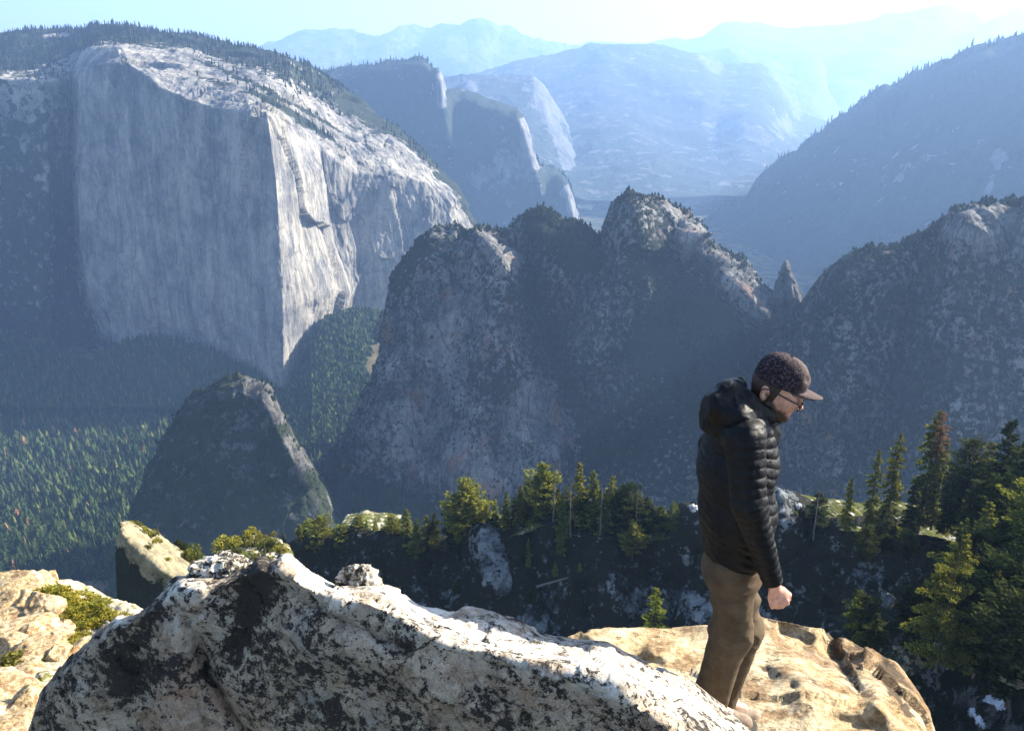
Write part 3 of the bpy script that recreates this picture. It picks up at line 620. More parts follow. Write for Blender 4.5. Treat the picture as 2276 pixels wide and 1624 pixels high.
relief('ridge_slope', crest, [(x, 1640, Y*.845) for x, y, Y in crest], M_ridge, 2.4, 3, (16, 5), (30, -24),
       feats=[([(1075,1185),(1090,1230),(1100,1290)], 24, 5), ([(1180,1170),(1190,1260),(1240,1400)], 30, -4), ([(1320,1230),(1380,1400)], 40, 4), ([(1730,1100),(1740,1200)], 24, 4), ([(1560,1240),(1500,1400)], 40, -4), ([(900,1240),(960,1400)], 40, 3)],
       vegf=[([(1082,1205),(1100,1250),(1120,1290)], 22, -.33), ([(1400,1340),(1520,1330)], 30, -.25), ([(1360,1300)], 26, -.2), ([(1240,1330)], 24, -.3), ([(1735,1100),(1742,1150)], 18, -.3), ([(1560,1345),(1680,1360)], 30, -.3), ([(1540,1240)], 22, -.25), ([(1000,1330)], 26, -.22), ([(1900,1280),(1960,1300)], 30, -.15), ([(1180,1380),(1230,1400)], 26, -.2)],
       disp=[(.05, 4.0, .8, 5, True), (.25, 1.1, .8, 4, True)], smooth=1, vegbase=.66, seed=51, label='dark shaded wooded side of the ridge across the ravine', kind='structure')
# sunlit grassy caps lying along the crest
def cap(name, pts, lab, seed, mat=None, step=2.0, veg=.55, rise=0):
    top = [(x, y, Y) for x, y, Y in pts]
    return relief(name, top, [(x, y+12, Y-3) for x, y, Y in pts], mat or M_scrub, step, 2, (4, 1), (20, -3+rise), disp=[(.25, 1.2, 1, 4, False)], smooth=1, vegbase=veg, seed=seed, label=lab, kind='structure')
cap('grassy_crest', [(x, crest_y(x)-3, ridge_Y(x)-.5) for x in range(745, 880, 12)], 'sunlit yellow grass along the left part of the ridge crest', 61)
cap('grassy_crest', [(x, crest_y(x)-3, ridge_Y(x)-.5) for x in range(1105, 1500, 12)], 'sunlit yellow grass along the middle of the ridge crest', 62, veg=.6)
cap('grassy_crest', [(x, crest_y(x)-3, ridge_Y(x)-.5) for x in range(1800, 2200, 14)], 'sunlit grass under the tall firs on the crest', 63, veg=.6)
def blob_rock(name, c, size, seed, mat, label, cat='boulder', group=None, res=40, rough=.22, flat=1.0, rot=0, sq=.15, parent=None, cut=1.0):
    """one boulder: a faceted, noise-worn ellipsoid"""
    u = np.linspace(0, math.pi, res)[:, None]; v = np.linspace(0, 2*math.pi, int(res*1.6))[None, :-1]
    S = np.stack([np.sin(u)*np.cos(v), np.sin(u)*np.sin(v), np.cos(u)+0*v], -1)
    r = np.random.default_rng(seed); n = r.normal(0, 1, (13, 3)); n /= np.linalg.norm(n, axis=1, keepdims=True)
    h = r.uniform(.62, 1.0, 13); d = S@n.T; rr = np.min(np.where(d > .05, h/np.maximum(d, .05), 9), -1); rr = np.minimum(rr, 1.15)
    rr = rr*(1-sq)+sq*.95
    rr = rr*(1+rough*.5*fbm(S*1.3+seed, 3, seed % 50)+rough*.35*fbm(S*4+seed, 4, seed % 50, ridge=True))
    if cut: rr = rr*(1+cut*facet(S*2.3+seed, seed, .35)*.06+cut*facet(S*5+seed, seed+1, .35)*.03)
    V = S*rr[..., None]*np.array(size); ca, sa = math.cos(rot), math.sin(rot)
    V = np.stack([V[..., 0]*ca-V[..., 1]*sa, V[..., 0]*sa+V[..., 1]*ca, V[..., 2]*flat], -1)
    M, N = V.shape[:2]; i = np.arange(M*N).reshape(M, N); j = np.roll(i, -1, 1)
    F = np.stack([i[:-1].ravel(), i[1:].ravel(), j[1:].ravel(), j[:-1].ravel()], -1)
    o = mesh_obj(name, V.reshape(-1, 3), F, mat, loc=c, parent=parent)
    return props(o, label, cat, group) if label else o
M_pale = cliff_mat('pale_rock', (.16, .16, .16), (.42, .42, .42), veg=(.02, .022, .018), sc=.6, streak=1, vsc=1.2, bumpd=.15, dark=.35)
blob_rock('boulder', W(1543, 1136, 214), (2.2, 2, 1.8), 3, M_pale, 'small pale topped boulder on the ridge just left of the man')
blob_rock('boulder', W(1737, 1118, 202), (3.6, 3, 3.2), 9, M_ridge, 'dark rocky knob on the ridge right of the man\'s jacket', rough=.4)
blob_rock('boulder', W(1773, 1130, 199), (1.8, 1.6, 1.4), 12, M_pale, 'small pale boulder beside the dark rocky knob')

# lit platform of rock and brush on the left
t = [(484,1262,172),(492,1238,175),(500,1216,178),(520,1202,181),(545,1195,183),(575,1192,184),(600,1197,182),(622,1204,180),(636,1216,177),(642,1236,174),(648,1262,170)]
relief('rock_ledge', t, [(455+i*23, 1290 if 0 < i < 10 else 1440, 164) for i in range(11)], M_scrub, 1.6, 2, (6, 1), (6, -14), disp=[(.35, .8, 1, 4, True), (.9, .3, 1, 3, True)], smooth=1, vegbase=.5, vegf=[([(520,1240),(620,1240)], 12, -.15)], seed=71, label='sunlit pale rock ledge with low brush behind the big boulder', kind='structure')
relief('ledge_buttress', [(462,1330,172),(480,1296,168),(500,1292,164),(550,1292,163),(600,1292,163),(650,1290,166),(668,1320,172)], [(430+i*45, 1760, 150) for i in range(7)], M_ridge, 3, 4, (6, 1), (8, -30), disp=[(.1, 2, .8, 5, True)], smooth=1, vegbase=.7, seed=73, label='dark rock buttress under the sunlit ledge', kind='structure')
# leaning pinnacle: sunlit slanting top, overhanging side painted darker as shade
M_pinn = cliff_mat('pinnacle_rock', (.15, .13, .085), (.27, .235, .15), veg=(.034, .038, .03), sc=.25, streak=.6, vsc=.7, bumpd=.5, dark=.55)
M_pinnd = cliff_mat('pinnacle_side', (.05, .055, .045), (.15, .165, .13), veg=(.02, .025, .015), sc=.25, streak=.12, vsc=.5, bumpd=.5, dark=.45)  # darker copy of the pinnacle rock meant for its shaded side
rowsP = [[(268,1168,118),(285,1163,120),(310,1168,122),(350,1190,124),(400,1225,124),(440,1260,124),(468,1292,122),(480,1330,118)],
         [(268,1168,114),(284,1164,116),(308,1170,118),(348,1193,120),(396,1229,120),(436,1264,120),(466,1298,118),(478,1334,114)],
         [(270,1172,110),(276,1180,109),(288,1196,108),(316,1222,107),(352,1252,106),(392,1282,106),(426,1300,107),(455,1330,108)],
         [(268,1176,109.5),(272,1186,108.4),(284,1202,107.4),(312,1228,106.4),(348,1258,105.6),(388,1288,105.6),(424,1306,106.6),(452,1336,107)],
         [(264,1230,110),(268,1236,108),(280,1246,107),(306,1262,106.5),(342,1286,106),(384,1310,106),(420,1330,106.5),(448,1350,107)],
         [(262,1330,110),(266,1335,108),(278,1340,107),(304,1346,106),(340,1350,105.5),(382,1356,105.5),(418,1362,106),(446,1370,106)],
         [(262,1420,109),(266,1420,107),(278,1420,106),(304,1420,105),(340,1420,105),(382,1420,105),(418,1420,105),(446,1420,106)],
         [(240,1720,100),(250,1720,98),(270,1720,97),(300,1720,96),(350,1720,96),(400,1720,96),(450,1720,96),(490,1720,97)]]
rowsP = [[(x, y+16, Y+8) for x, y, Y in rowsP[0]]]+rowsP
ctrl_grid('leaning_pinnacle', rowsP, M_pinn, 1.8, [(.35, .55, .5, 4, True), (1.2, .16, .6, 3, True)], smooth=1, vegf=[([(300,1172),(330,1190)], 7, .35), ([(272,1230),(280,1400)], 16, .6), ([(300,1275),(310,1400)], 24, .6), ([(345,1310),(350,1400)], 26, .6), ([(395,1345),(400,1400)], 26, .6)], seed=81, label='leaning rock pinnacle with a smooth sunlit slanting top and dark side', kind='structure')  # side vegf lines paint its shade in a lichen-green tone, not plants

# ------------------------------------------------------------------ trees of the ridge, one by one
rr_ = np.random.default_rng(12)
GR = 'conifers along the ridge crest'
ridge_list = [ # kind, u, v top, v base, dY, width, what sets it apart
 ('pine',225,460,512,2,1.1,'small yellow pine at the left end of the ridge crest'),
 ('pine',262,440,520,3,1.0,'slim pine second from the left end of the ridge'),
 ('pine',330,416,592,0,1.0,'broad bright pine near the left end of the ridge'),
 ('pine',430,458,582,0,1.0,'bushy pine just below the crest, right of the broad left pine'),
 ('pine',512,414,505,4,1.0,'left pine of the trio behind the pale crest rocks'),
 ('fir',548,430,508,3,.9,'middle conifer of the trio behind the pale crest rocks'),
 ('fir',592,422,508,3,.9,'right conifer of the trio behind the pale crest rocks'),
 ('pine',672,408,530,0,1.0,'orange tinted round topped pine on the left crest'),
 ('fir',745,380,545,1,1.1,'tallest fir of the left crest clump'),
 ('pine',772,540,625,-3,1.3,'low bushy pine just under the left crest clump'),
 ('fir',792,422,560,0,1.0,'pointed fir in the middle of the left crest clump'),
 ('fir',838,405,550,1,1.1,'bright fir at the right of the left crest clump'),
 ('narrow_fir',882,394,530,4,1.0,'thin shaded fir right of the left crest clump'),
 ('narrow_fir',982,300,545,2,1.5,'shaded fir against the left side of the big round pine'),
 ('pine',1030,236,565,0,1.0,'biggest round crowned pine on the ridge with bare lower trunk'),
 ('pine',1064,330,500,-1,1.2,'golden lit pine on the right flank of the big round pine'),
 ('fir',1125,312,468,2,.9,'first of three pointed firs in the gap left of the tall group'),
 ('fir',1172,330,470,2,.9,'second of three pointed firs in the gap left of the tall group'),
 ('fir',1226,294,468,2,.9,'third and tallest of three pointed firs left of the tall group'),
 ('narrow_fir',1265,322,455,5,1.0,'black looking fir right of the three pointed firs'),
 ('fir',1308,342,448,2,.9,'short fir at the foot of the tall group, left one'),
 ('fir',1345,355,445,2,.9,'short fir at the foot of the tall group, next to the tall lit pine'),
 ('pine',1402,158,445,1,.85,'tallest lit pine at the left of the tall group'),
 ('fir',1452,250,450,3,1.0,'reddish lit fir behind the tallest pine'),
 ('fir',1492,305,560,0,.8,'slim green fir between the tallest pine and the snag'),
 ('narrow_fir',1545,300,500,3,1.1,'dark fir behind the bare snag'),
 ('fir',1576,152,500,1,.75,'tall pointed fir right of the bare snag'),
 ('fir',1606,290,470,2,.9,'small bright fir between the two tall firs'),
 ('fir',1640,188,480,2,.85,'broad bright fir left of the black pole snag'),
 ('fir',1700,300,560,-1,.9,'green fir right behind the black pole snag'),
 ('fir',1732,218,500,2,.9,'tall fir right of the black pole snag'),
 ('dark_pine',1770,300,560,2,1.1,'dark pine in the right of the tall group'),
 ('dark_pine',1815,248,560,1,1.0,'tall dark pine with rusty lit top'),
 ('pine',1836,448,612,-4,1.1,'light green pine standing in front of the dark pines'),
 ('rust_fir',1866,320,520,3,1.4,'rusty sparse conifer right of the dark pines'),
 ('narrow_fir',1898,314,512,1,1.2,'dark slim fir near the right end of the tall group'),
 ('fir',1960,364,505,1,1.0,'lone pointed fir left of the bushy pines by the man'),
 ('pine',2010,400,500,1,1.3,'low bushy pine beside the man\'s jacket, left one'),
 ('pine',2068,392,500,0,1.5,'low broad pine touching the man\'s jacket'),
 ('fir',1490,455,590,-5,.8,'small shaded fir below the crest under the tallest pine'),
 ('fir',1332,515,648,-9,.45,'thin sapling on the dark slope under the grassy crest'),
 ('young',1462,636,692,-12,.8,'tiny pale green sapling above the fallen log'),
 ('young',1582,636,668,-12,1.0,'tiniest sapling right of the fallen log'),
 ('young',195,590,640,-3,1.1,'small sapling behind the white peak of the big boulder'),
 ('narrow_fir',145,494,560,-20,1.0,'little dark fir at the right end of the lit ledge'),
]
for kd, u, v0, v1, dY, wd, lab in ridge_list:
    x = 566+.4562*u; y0 = 963+.4562*(v0-10); y1 = 963+.4562*v1
    Yc = float(ridge_Y(x)); below = max(0, y1-float(crest_y(x)))
    plant_tree(kd, x, y0, y1+2, Yc+1.5+min(dY, 3)*.6-below*.095, lab, GR if kd != 'young' else 'saplings on the dark slope', rr_, wd)
rf = np.random.default_rng(44)
for i in range(54):
    x = 1150+i*6.6+rf.uniform(-5, 5); kd = ('fir', 'tall_fir', 'fir', 'narrow_fir')[int(rf.integers(4))]; cyy = float(crest_y(x)); hgt = rf.uniform(38, 112)*(1 if x < 1440 else .65)
    plant_tree(kd, x, cyy-hgt, cyy+6, float(ridge_Y(x))+rf.uniform(1.5, 5), 'smaller conifer filling the gaps of the tall sunlit group', 'smaller conifers filling the tall group on the ridge', rr_, .95)
for i in range(16):
    x = [rf.uniform(670, 960), rf.uniform(1020, 1170)][i % 2]; cyy = float(crest_y(x)); hgt = rf.uniform(20, 45)
    plant_tree(('fir', 'pine')[i % 2], x, cyy-hgt, cyy+5, float(ridge_Y(x))+rf.uniform(0, 4), 'small conifer of the left ridge crest', 'small conifers along the left ridge crest', rr_, 1.2)
for i in range(60):
    x = rf.uniform(700, 2000); dn = rf.uniform(25, 200); cyy = float(crest_y(x))+dn; hgt = rf.uniform(14, 34)
    plant_tree(('narrow_fir', 'dark_pine')[i % 2], x, cyy-hgt, cyy+4, float(ridge_Y(x))*(1-.155*dn/(1640-float(crest_y(x))))-.5, 'dim scattered conifer on the dark ravine side', 'dim conifers scattered on the dark ravine side', rr_, 1.3)
# dense understorey along the tall group
for x, v0, v1 in [(1180,1105,1165),(1215,1120,1165),(1250,1110,1170),(1290,1095,1180),(1340,1110,1185),(1375,1085,1190),(1410,1120,1195),(1440,1115,1195),(1465,1125,1195),(1100,1140,1190),(1010,1150,1210),(960,1160,1212)]:
    plant_tree('narrow_fir', x, v0, v1, float(ridge_Y(x))+2, 'dark filler fir crowded behind the lit ridge trees', 'dark firs behind the lit ridge trees', rr_, 1.6)
plant_snag(W and 566+.4562*1455, 963+.4562*150, 963+.4562*440, 228, 0, 'bare grey snag poking up beside the tallest lit pine')
plant_snag(566+.4562*1541, 963+.4562*215, 963+.4562*502, 224, 2, 'dark bare snag with branches in the middle of the tall group', thick=.8)
plant_snag(566+.4562*1682, 963+.4562*228, 963+.4562*525, 221, 1, 'straight black pole snag in front of the firs', thick=.9)
plant_snag(566+.4562*1858, 963+.4562*262, 963+.4562*500, 220, 2, 'thin grey snag with twigs in the right of the tall group', thick=.7)
plant_snag(566+.4562*928, 963+.4562*498, 963+.4562*572, 240, 1, 'short black stump like snag left of the big round pine', thick=1.6)
plant_snag(566+.4562*2032, 963+.4562*335, 963+.4562*400, 214, 2, 'little snag top above the bushy pines by the man')
plant_snag(566+.4562*55, 963+.4562*490, 963+.4562*606, 168, 1, 'upright thin snag on the sunlit ledge', thick=.9)
o = plant_snag(566+.4562*18, 963+.4562*520, 963+.4562*612, 166, 1, 'leaning thin snag at the left of the sunlit ledge', thick=.9); o.rotation_euler[1] = -.22
plant_snag(1808, 1085, 1200, 190, 2, 'pale bare snag beside the rocky knob right of the man', thick=.9)
# fallen log on the dark slope
a = W(1262, 1283, 205); b = W(1192, 1303, 209)
o = mesh_obj('fallen_log', *tube([a, (a+b)/2, b], [.28, .33, .38], 8), M_deadbark); props(o, 'pale fallen log lying on the dark slope', 'log')
# bushes on the ledge, crest and pinnacle
bushP = []
for x, y, Y, s in [(512,1208,178,4.0),(530,1222,176,2),(553,1200,180,2.5),(575,1206,178,2),(590,1215,176,2.2),(608,1212,176,2.6),(540,1236,172,1.8),(565,1240,170,1.6),(620,1222,172,2.2),(500,1235,174,2),(600,1240,170,1.5),(585,1196,181,2.2),(560,1186,182,2.8)]:
    bushP.append((x, y, Y, s))
def bush_mesh(seed, n=900, leaf=.10):
    r = np.random.default_rng(seed); k = 7
    cc = r.normal(0, .42, (k, 3))*[1, 1, .5]; rad = r.uniform(.35, .6, k)
    i = r.integers(0, k, n); d = r.normal(0, 1, (n, 3)); d /= np.linalg.norm(d, axis=1, keepdims=True)
    C = cc[i]+d*(rad[i]*r.uniform(.7, 1.05, n))[:, None]; C[:, 2] = np.abs(C[:, 2]+.25)
    A = d*.8+r.normal(0, .6, (n, 3)); A /= np.linalg.norm(A, axis=1, keepdims=True); B = np.cross(A, r.normal(0, 1, (n, 3))); B /= np.linalg.norm(B, axis=1, keepdims=True)
    s = leaf*r.uniform(.5, 1.3, n)[:, None]
    V = np.stack([C-A*s, C+B*s*.5, C+A*s, C-B*s*.5], 1).reshape(-1, 3); F = np.arange(len(V)).reshape(-1, 4)
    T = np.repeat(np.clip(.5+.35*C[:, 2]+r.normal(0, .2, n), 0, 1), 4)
    return V, F, T
M_bush = needle_mat('brush_leaves', (.045, .052, .012), (.13, .135, .03), (.24, .225, .05), .3)
M_bushd = needle_mat('dark_brush_leaves', (.025, .03, .012), (.07, .075, .025), (.12, .12, .04), .3)
BUSH = []
for k in range(4):
    for m_ in (M_bush, M_bushd):
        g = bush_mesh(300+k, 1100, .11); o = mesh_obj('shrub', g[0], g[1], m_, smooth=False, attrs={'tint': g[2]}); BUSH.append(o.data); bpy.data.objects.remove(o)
def shrub(x, y, Y, s, label, group, k=0, flat=.8, loc=None):
    o = bpy.data.objects.new('shrub', BUSH[k % len(BUSH)]); COL.objects.link(o); o.location = loc if loc is not None else W(x, y, Y); o.scale = (s, s, s*flat); o.rotation_euler = (0, 0, x*7.3)
    return props(o, label, 'shrub', group)
for i, (x, y, Y, s) in enumerate(bushP):
    shrub(x, y+4, Y-1, s*.9, 'low brush dotting the sunlit rock ledge', 'shrubs on the sunlit rock ledge', i)
for i, (x, y, Y, s) in enumerate([(300,1170,116,1.2),(318,1178,117,1.1),(335,1186,117,1.2),(350,1200,112,.8),(330,1215,108,.6),(372,1240,108,.5),(430,1245,119,2.2),(440,1262,118,2.0),(452,1278,117,2.0),(462,1292,116,1.8),(420,1236,119,1.6),(288,1165,116,.9)]):
    shrub(x, y+3, Y, s, 'shrub growing on the leaning pinnacle', 'shrubs on the leaning pinnacle', i+1)
for x, y0, y1 in [(402,1196,1240),(416,1205,1250),(424,1214,1262)]:
    plant_tree('narrow_fir', x, y0, y1, 128, 'little fir behind the slanting edge of the pinnacle', 'little firs behind the pinnacle', rr_, 1.7)
rb = np.random.default_rng(8)
for i in range(46):
    x = rb.uniform(700, 1500) if i < 34 else rb.uniform(1810, 2160); s = rb.uniform(.8, 2.0)
    shrub(x, crest_y(x)+3, float(ridge_Y(x))-.6, s, 'yellow green brush along the ridge crest', 'shrubs along the ridge crest', int(rb.integers(8)))
# ------------------------------------------------------------------ right hand hillside with tall trees
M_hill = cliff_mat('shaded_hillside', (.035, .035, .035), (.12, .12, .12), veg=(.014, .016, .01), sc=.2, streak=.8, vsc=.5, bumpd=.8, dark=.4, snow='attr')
t = [(1700,1500,128),(1760,1450,124),(1830,1420,120),(1900,1400,117),(1960,1385,114),(2020,1360,111),(2090,1330,108),(2160,1300,104),(2230,1270,100),(2300,1240,96),(2400,1200,92)]
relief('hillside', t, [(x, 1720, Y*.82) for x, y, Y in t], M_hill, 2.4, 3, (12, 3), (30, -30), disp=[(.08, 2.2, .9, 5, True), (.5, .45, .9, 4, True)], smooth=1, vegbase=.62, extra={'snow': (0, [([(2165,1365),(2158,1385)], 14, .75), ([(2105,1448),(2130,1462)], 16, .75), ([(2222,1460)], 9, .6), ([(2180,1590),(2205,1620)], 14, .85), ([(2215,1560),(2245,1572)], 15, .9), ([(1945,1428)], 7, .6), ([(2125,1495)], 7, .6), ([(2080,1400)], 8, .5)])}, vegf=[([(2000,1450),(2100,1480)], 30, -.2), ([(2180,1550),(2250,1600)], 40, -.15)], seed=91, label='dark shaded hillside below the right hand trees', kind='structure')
gx_, gy_ = np.meshgrid(np.linspace(58, 150, 60), np.linspace(40, 128, 60)); hz = np.exp(-((gx_-98)/22)**2)*np.clip((gy_-38)/12, 0, 1)*np.clip((128-gy_)/10, 0, 1)  # hill out of view, added to keep the sun off the lower right
gz_ = -88+48*hz+4*fbm(np.stack([gx_, gy_, 0*gx_], -1)*.06, 4, 5)
finish_sheet('hillside', np.stack([gx_, gy_, gz_], -1)[::-1], M_hill, .7+0*gx_, label='unseen steep hill flank added beyond the right edge', kind='structure')
def zx(u, v): return 1746+u*.4476, 897+v*.4476
GT = 'tall conifers on the right of the ridge'
right_list = [
 ('fir',292,366,622,176,.7,'short full fir, leftmost of the right hand trees',GT),
 ('tall_fir',402,222,640,178,.62,'first slender tall fir right of the short full one',GT),
 ('tall_fir',488,138,640,176,.72,'second slender tall fir, taller than its left neighbour',GT),
 ('tall_fir',650,36,640,174,.85,'tallest green fir against the dark ridge',GT),
 ('rust_fir',738,36,300,172,1.6,'rust red tipped conifer beside the tallest fir',GT),
 ('tall_fir',722,180,620,172,.75,'green fir just in front of the rust tipped conifer',GT),
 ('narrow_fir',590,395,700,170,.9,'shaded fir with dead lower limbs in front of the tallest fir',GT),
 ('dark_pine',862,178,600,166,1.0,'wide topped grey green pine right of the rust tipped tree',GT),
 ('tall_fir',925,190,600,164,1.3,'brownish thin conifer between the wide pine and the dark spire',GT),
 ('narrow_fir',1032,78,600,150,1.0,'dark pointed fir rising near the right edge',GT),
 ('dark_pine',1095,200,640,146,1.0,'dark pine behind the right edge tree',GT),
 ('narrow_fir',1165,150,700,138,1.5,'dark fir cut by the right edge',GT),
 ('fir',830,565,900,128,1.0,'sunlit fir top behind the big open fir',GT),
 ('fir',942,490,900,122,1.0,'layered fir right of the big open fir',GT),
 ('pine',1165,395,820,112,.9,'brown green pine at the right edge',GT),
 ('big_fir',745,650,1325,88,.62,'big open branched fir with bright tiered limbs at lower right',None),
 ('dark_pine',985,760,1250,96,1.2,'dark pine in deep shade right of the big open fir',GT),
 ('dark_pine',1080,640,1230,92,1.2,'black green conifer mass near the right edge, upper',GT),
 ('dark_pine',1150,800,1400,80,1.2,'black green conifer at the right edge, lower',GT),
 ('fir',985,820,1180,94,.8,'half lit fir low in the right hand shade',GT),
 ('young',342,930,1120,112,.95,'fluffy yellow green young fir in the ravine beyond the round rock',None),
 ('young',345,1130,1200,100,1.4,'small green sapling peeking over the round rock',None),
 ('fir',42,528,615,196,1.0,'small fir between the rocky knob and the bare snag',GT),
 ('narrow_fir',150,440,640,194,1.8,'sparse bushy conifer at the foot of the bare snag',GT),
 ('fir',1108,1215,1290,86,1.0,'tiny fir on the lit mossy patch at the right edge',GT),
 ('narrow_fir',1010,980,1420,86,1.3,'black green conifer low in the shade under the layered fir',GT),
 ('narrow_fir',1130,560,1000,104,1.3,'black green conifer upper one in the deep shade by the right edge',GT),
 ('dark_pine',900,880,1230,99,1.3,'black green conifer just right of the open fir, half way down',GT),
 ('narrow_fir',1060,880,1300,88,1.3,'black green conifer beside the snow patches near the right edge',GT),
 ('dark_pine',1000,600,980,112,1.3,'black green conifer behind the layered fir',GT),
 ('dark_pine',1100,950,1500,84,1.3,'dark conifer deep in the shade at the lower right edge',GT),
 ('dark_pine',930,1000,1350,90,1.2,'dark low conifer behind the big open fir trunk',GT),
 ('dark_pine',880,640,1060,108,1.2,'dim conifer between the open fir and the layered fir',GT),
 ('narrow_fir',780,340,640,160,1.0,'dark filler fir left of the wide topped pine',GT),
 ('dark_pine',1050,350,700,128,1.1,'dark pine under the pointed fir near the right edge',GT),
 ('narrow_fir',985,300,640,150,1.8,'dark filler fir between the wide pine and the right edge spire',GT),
]
for kd, u, v0, v1, Y, wd, lab, g in right_list:
    x, y0 = zx(u, v0); _, y1 = zx(u, v1); plant_tree(kd, x, y0, y1+3, Y, lab, g, rr_, wd)
for i in range(34):
    x = rf.uniform(1900, 2280); y1 = rf.uniform(1190, 1270) if i < 20 else rf.uniform(1390, 1560); hgt = rf.uniform(50, 105) if i < 20 and x < 2120 else rf.uniform(90, 190)
    Yb = float(np.interp(y1, [1180, 1270, 1390, 1640], [168, 140, 106, 86]))
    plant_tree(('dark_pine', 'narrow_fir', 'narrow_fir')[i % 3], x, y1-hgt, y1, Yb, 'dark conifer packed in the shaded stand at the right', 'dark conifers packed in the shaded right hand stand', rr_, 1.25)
plant_tree('young', 1452, 1306, 1412, 150, 'lone bright cone shaped fir above the second rock', None, rr_, .95)
o = plant_snag(2012, 1170, 1245, 168, 2, 'bare reddish dead limbs under the tall shaded fir')
at3_ = blob_rock('boulder', W(2005, 1456, 92), (2.8, 2.2, 1.4), 14, M_pinn, 'flat topped mossy boulder lit by the sun at the lower right', rough=.55, cut=2.2, sq=0)
at3_.data.attributes.new('veg', 'FLOAT', 'POINT').data.foreach_set('value', np.full(len(at3_.data.vertices), .55, np.float32))
blob_rock('boulder', W(1972, 1335, 110), (1.1, .9, 1.2), 15, M_ridge, 'grey boulder in the shade left of the big open fir')
blob_rock('boulder', W(2262, 1500, 84), (2.2, 1.6, .7), 16, M_pinn, 'low lit mossy boulder at the right edge')
# ------------------------------------------------------------------ foreground rock
def lichen_rock():
    m = NM('lichen_granite'); O = m.P
    fine = m.noise(O, 60, 5, .8); med = m.noise(O, 9, 8, .75, .1); big = m.noise(O, 1.6, 4, .6)
    base = m.ramp(med, (.34, (.115, .08, .05)), (.45, (.28, .215, .145)), (.56, (.40, .325, .235)), (.68, (.50, .435, .34)))
    base = m.mix(m.ramp(m.noise(O, 3.1, 5, .7), (.56, 0), (.66, .6)), base, (.22, .235, .225))       # grey green lichen bloom
    wm = m.attr('warm'); base = m.mix(m.math('MULTIPLY', wm, m.ramp(m.noise(O, 3.4, 6, .7), (.38, .1), (.6, .9))), base, (.32, .18, .105))
    base = m.mix(.75, base, m.ramp(fine, (.33, .35), (.5, .95), (.67, 1.4)), 'MULTIPLY'); base = m.mix(.6, base, m.ramp(m.noise(O, 170, 3, .8), (.38, .45), (.5, 1), (.6, 1.3)), 'MULTIPLY')
    wt = m.attr('white'); base = m.mix(m.math('MULTIPLY', wt, m.ramp(m.noise(O, 14, 5, .75), (.4, .2), (.55, 1))), base, (.62, .59, .52))
    dk = m.attr('dark')
    n = m.math('ADD', m.math('MULTIPLY', m.noise(O, 30, 9, .82, .1), .72), m.math('MULTIPLY', m.noise(O, 4.5, 5, .7), .28))
    thr = m.math('ADD', n, m.math('MULTIPLY', m.math('SUBTRACT', dk, .3), .125))
    spots = m.ramp(thr, (.52, 0), (.535, 1))
    spk = m.ramp(m.voro(O, 26), (.10, .85), (.2, 0)); spk = m.math('MULTIPLY', spk, m.ramp(m.noise(O, 4, 3, .6), (.45, 0), (.55, 1)))
    cvec = m.mix(.14, O, m.noise(O, 5, 4, .6, col=True))
    crack = m.ramp(m.voro(m.mix(.1, O, m.noise(O, 9, 5, .7, col=True)), 2.1, 'DISTANCE_TO_EDGE'), (.0, 1), (.007, 0)); crack = m.math('MULTIPLY', crack, m.ramp(m.noise(O, 2.7, 3), (.50, 0), (.56, 1)))
    f = m.math('MAXIMUM', spots, m.math('MAXIMUM', spk, crack))
    lich = m.mix(m.noise(O, 40, 3, .8), (.014, .012, .011), (.055, .048, .042))
    c = m.mix(f, base, lich)
    h = m.math('ADD', m.math('MULTIPLY', med, .5), m.math('ADD', m.math('MULTIPLY', fine, .16), m.math('MULTIPLY', crack, -.5)))
    h = m.math('ADD', h, m.math('MULTIPLY', m.noise(O, 150, 3, .7), .06))
    return m.done(m.pbr(c, .88, m.bump(m.math('ADD', h, m.math('MULTIPLY', spots, -.12)), .05, 1), .15))
def golden_rock(name='golden_granite', k=1.0, pits=True):
    m = NM(name); O = m.P
    med = m.noise(O, 4.5, 8, .75, .6); fine = m.noise(O, 45, 5, .8); big = m.noise(O, 1.1, 4, .6)
    c = m.ramp(med, (.37, (.12*k, .075*k, .04*k)), (.45, (.32*k, .205*k, .10*k)), (.53, (.50*k, .375*k, .205*k)), (.64, (.66*k, .54*k, .35*k)))
    c = m.mix(m.ramp(big, (.50, 0), (.62, .6)), c, (.60*k, .52*k, .36*k))
    c = m.mix(m.ramp(m.noise(O, 2.6, 6, .7), (.52, 0), (.60, .85)), c, (.25*k, .15*k, .075*k))
    c = m.mix(.8, c, m.ramp(m.noise(O, 28, 7, .8), (.36, .35), (.5, 1), (.64, 1.4)), 'MULTIPLY')
    dk = m.attr('dark'); n = m.noise(O, 9, 9, .8)
    sp = m.ramp(m.math('ADD', n, m.math('MULTIPLY', m.math('SUBTRACT', dk, .25), .34)), (.57, 0), (.61, 1))
    c = m.mix(sp, c, m.mix(fine, (.05, .035, .02), (.16, .11, .07)))
    h = m.math('ADD', m.math('MULTIPLY', med, .7), m.math('ADD', m.math('MULTIPLY', fine, .25), m.math('MULTIPLY', m.noise(O, 14, 6, .8), .35)))
    return m.done(m.pbr(c, .9, m.bump(h, .10, 1), .15))
M_lichen = lichen_rock(); M_gold = golden_rock()

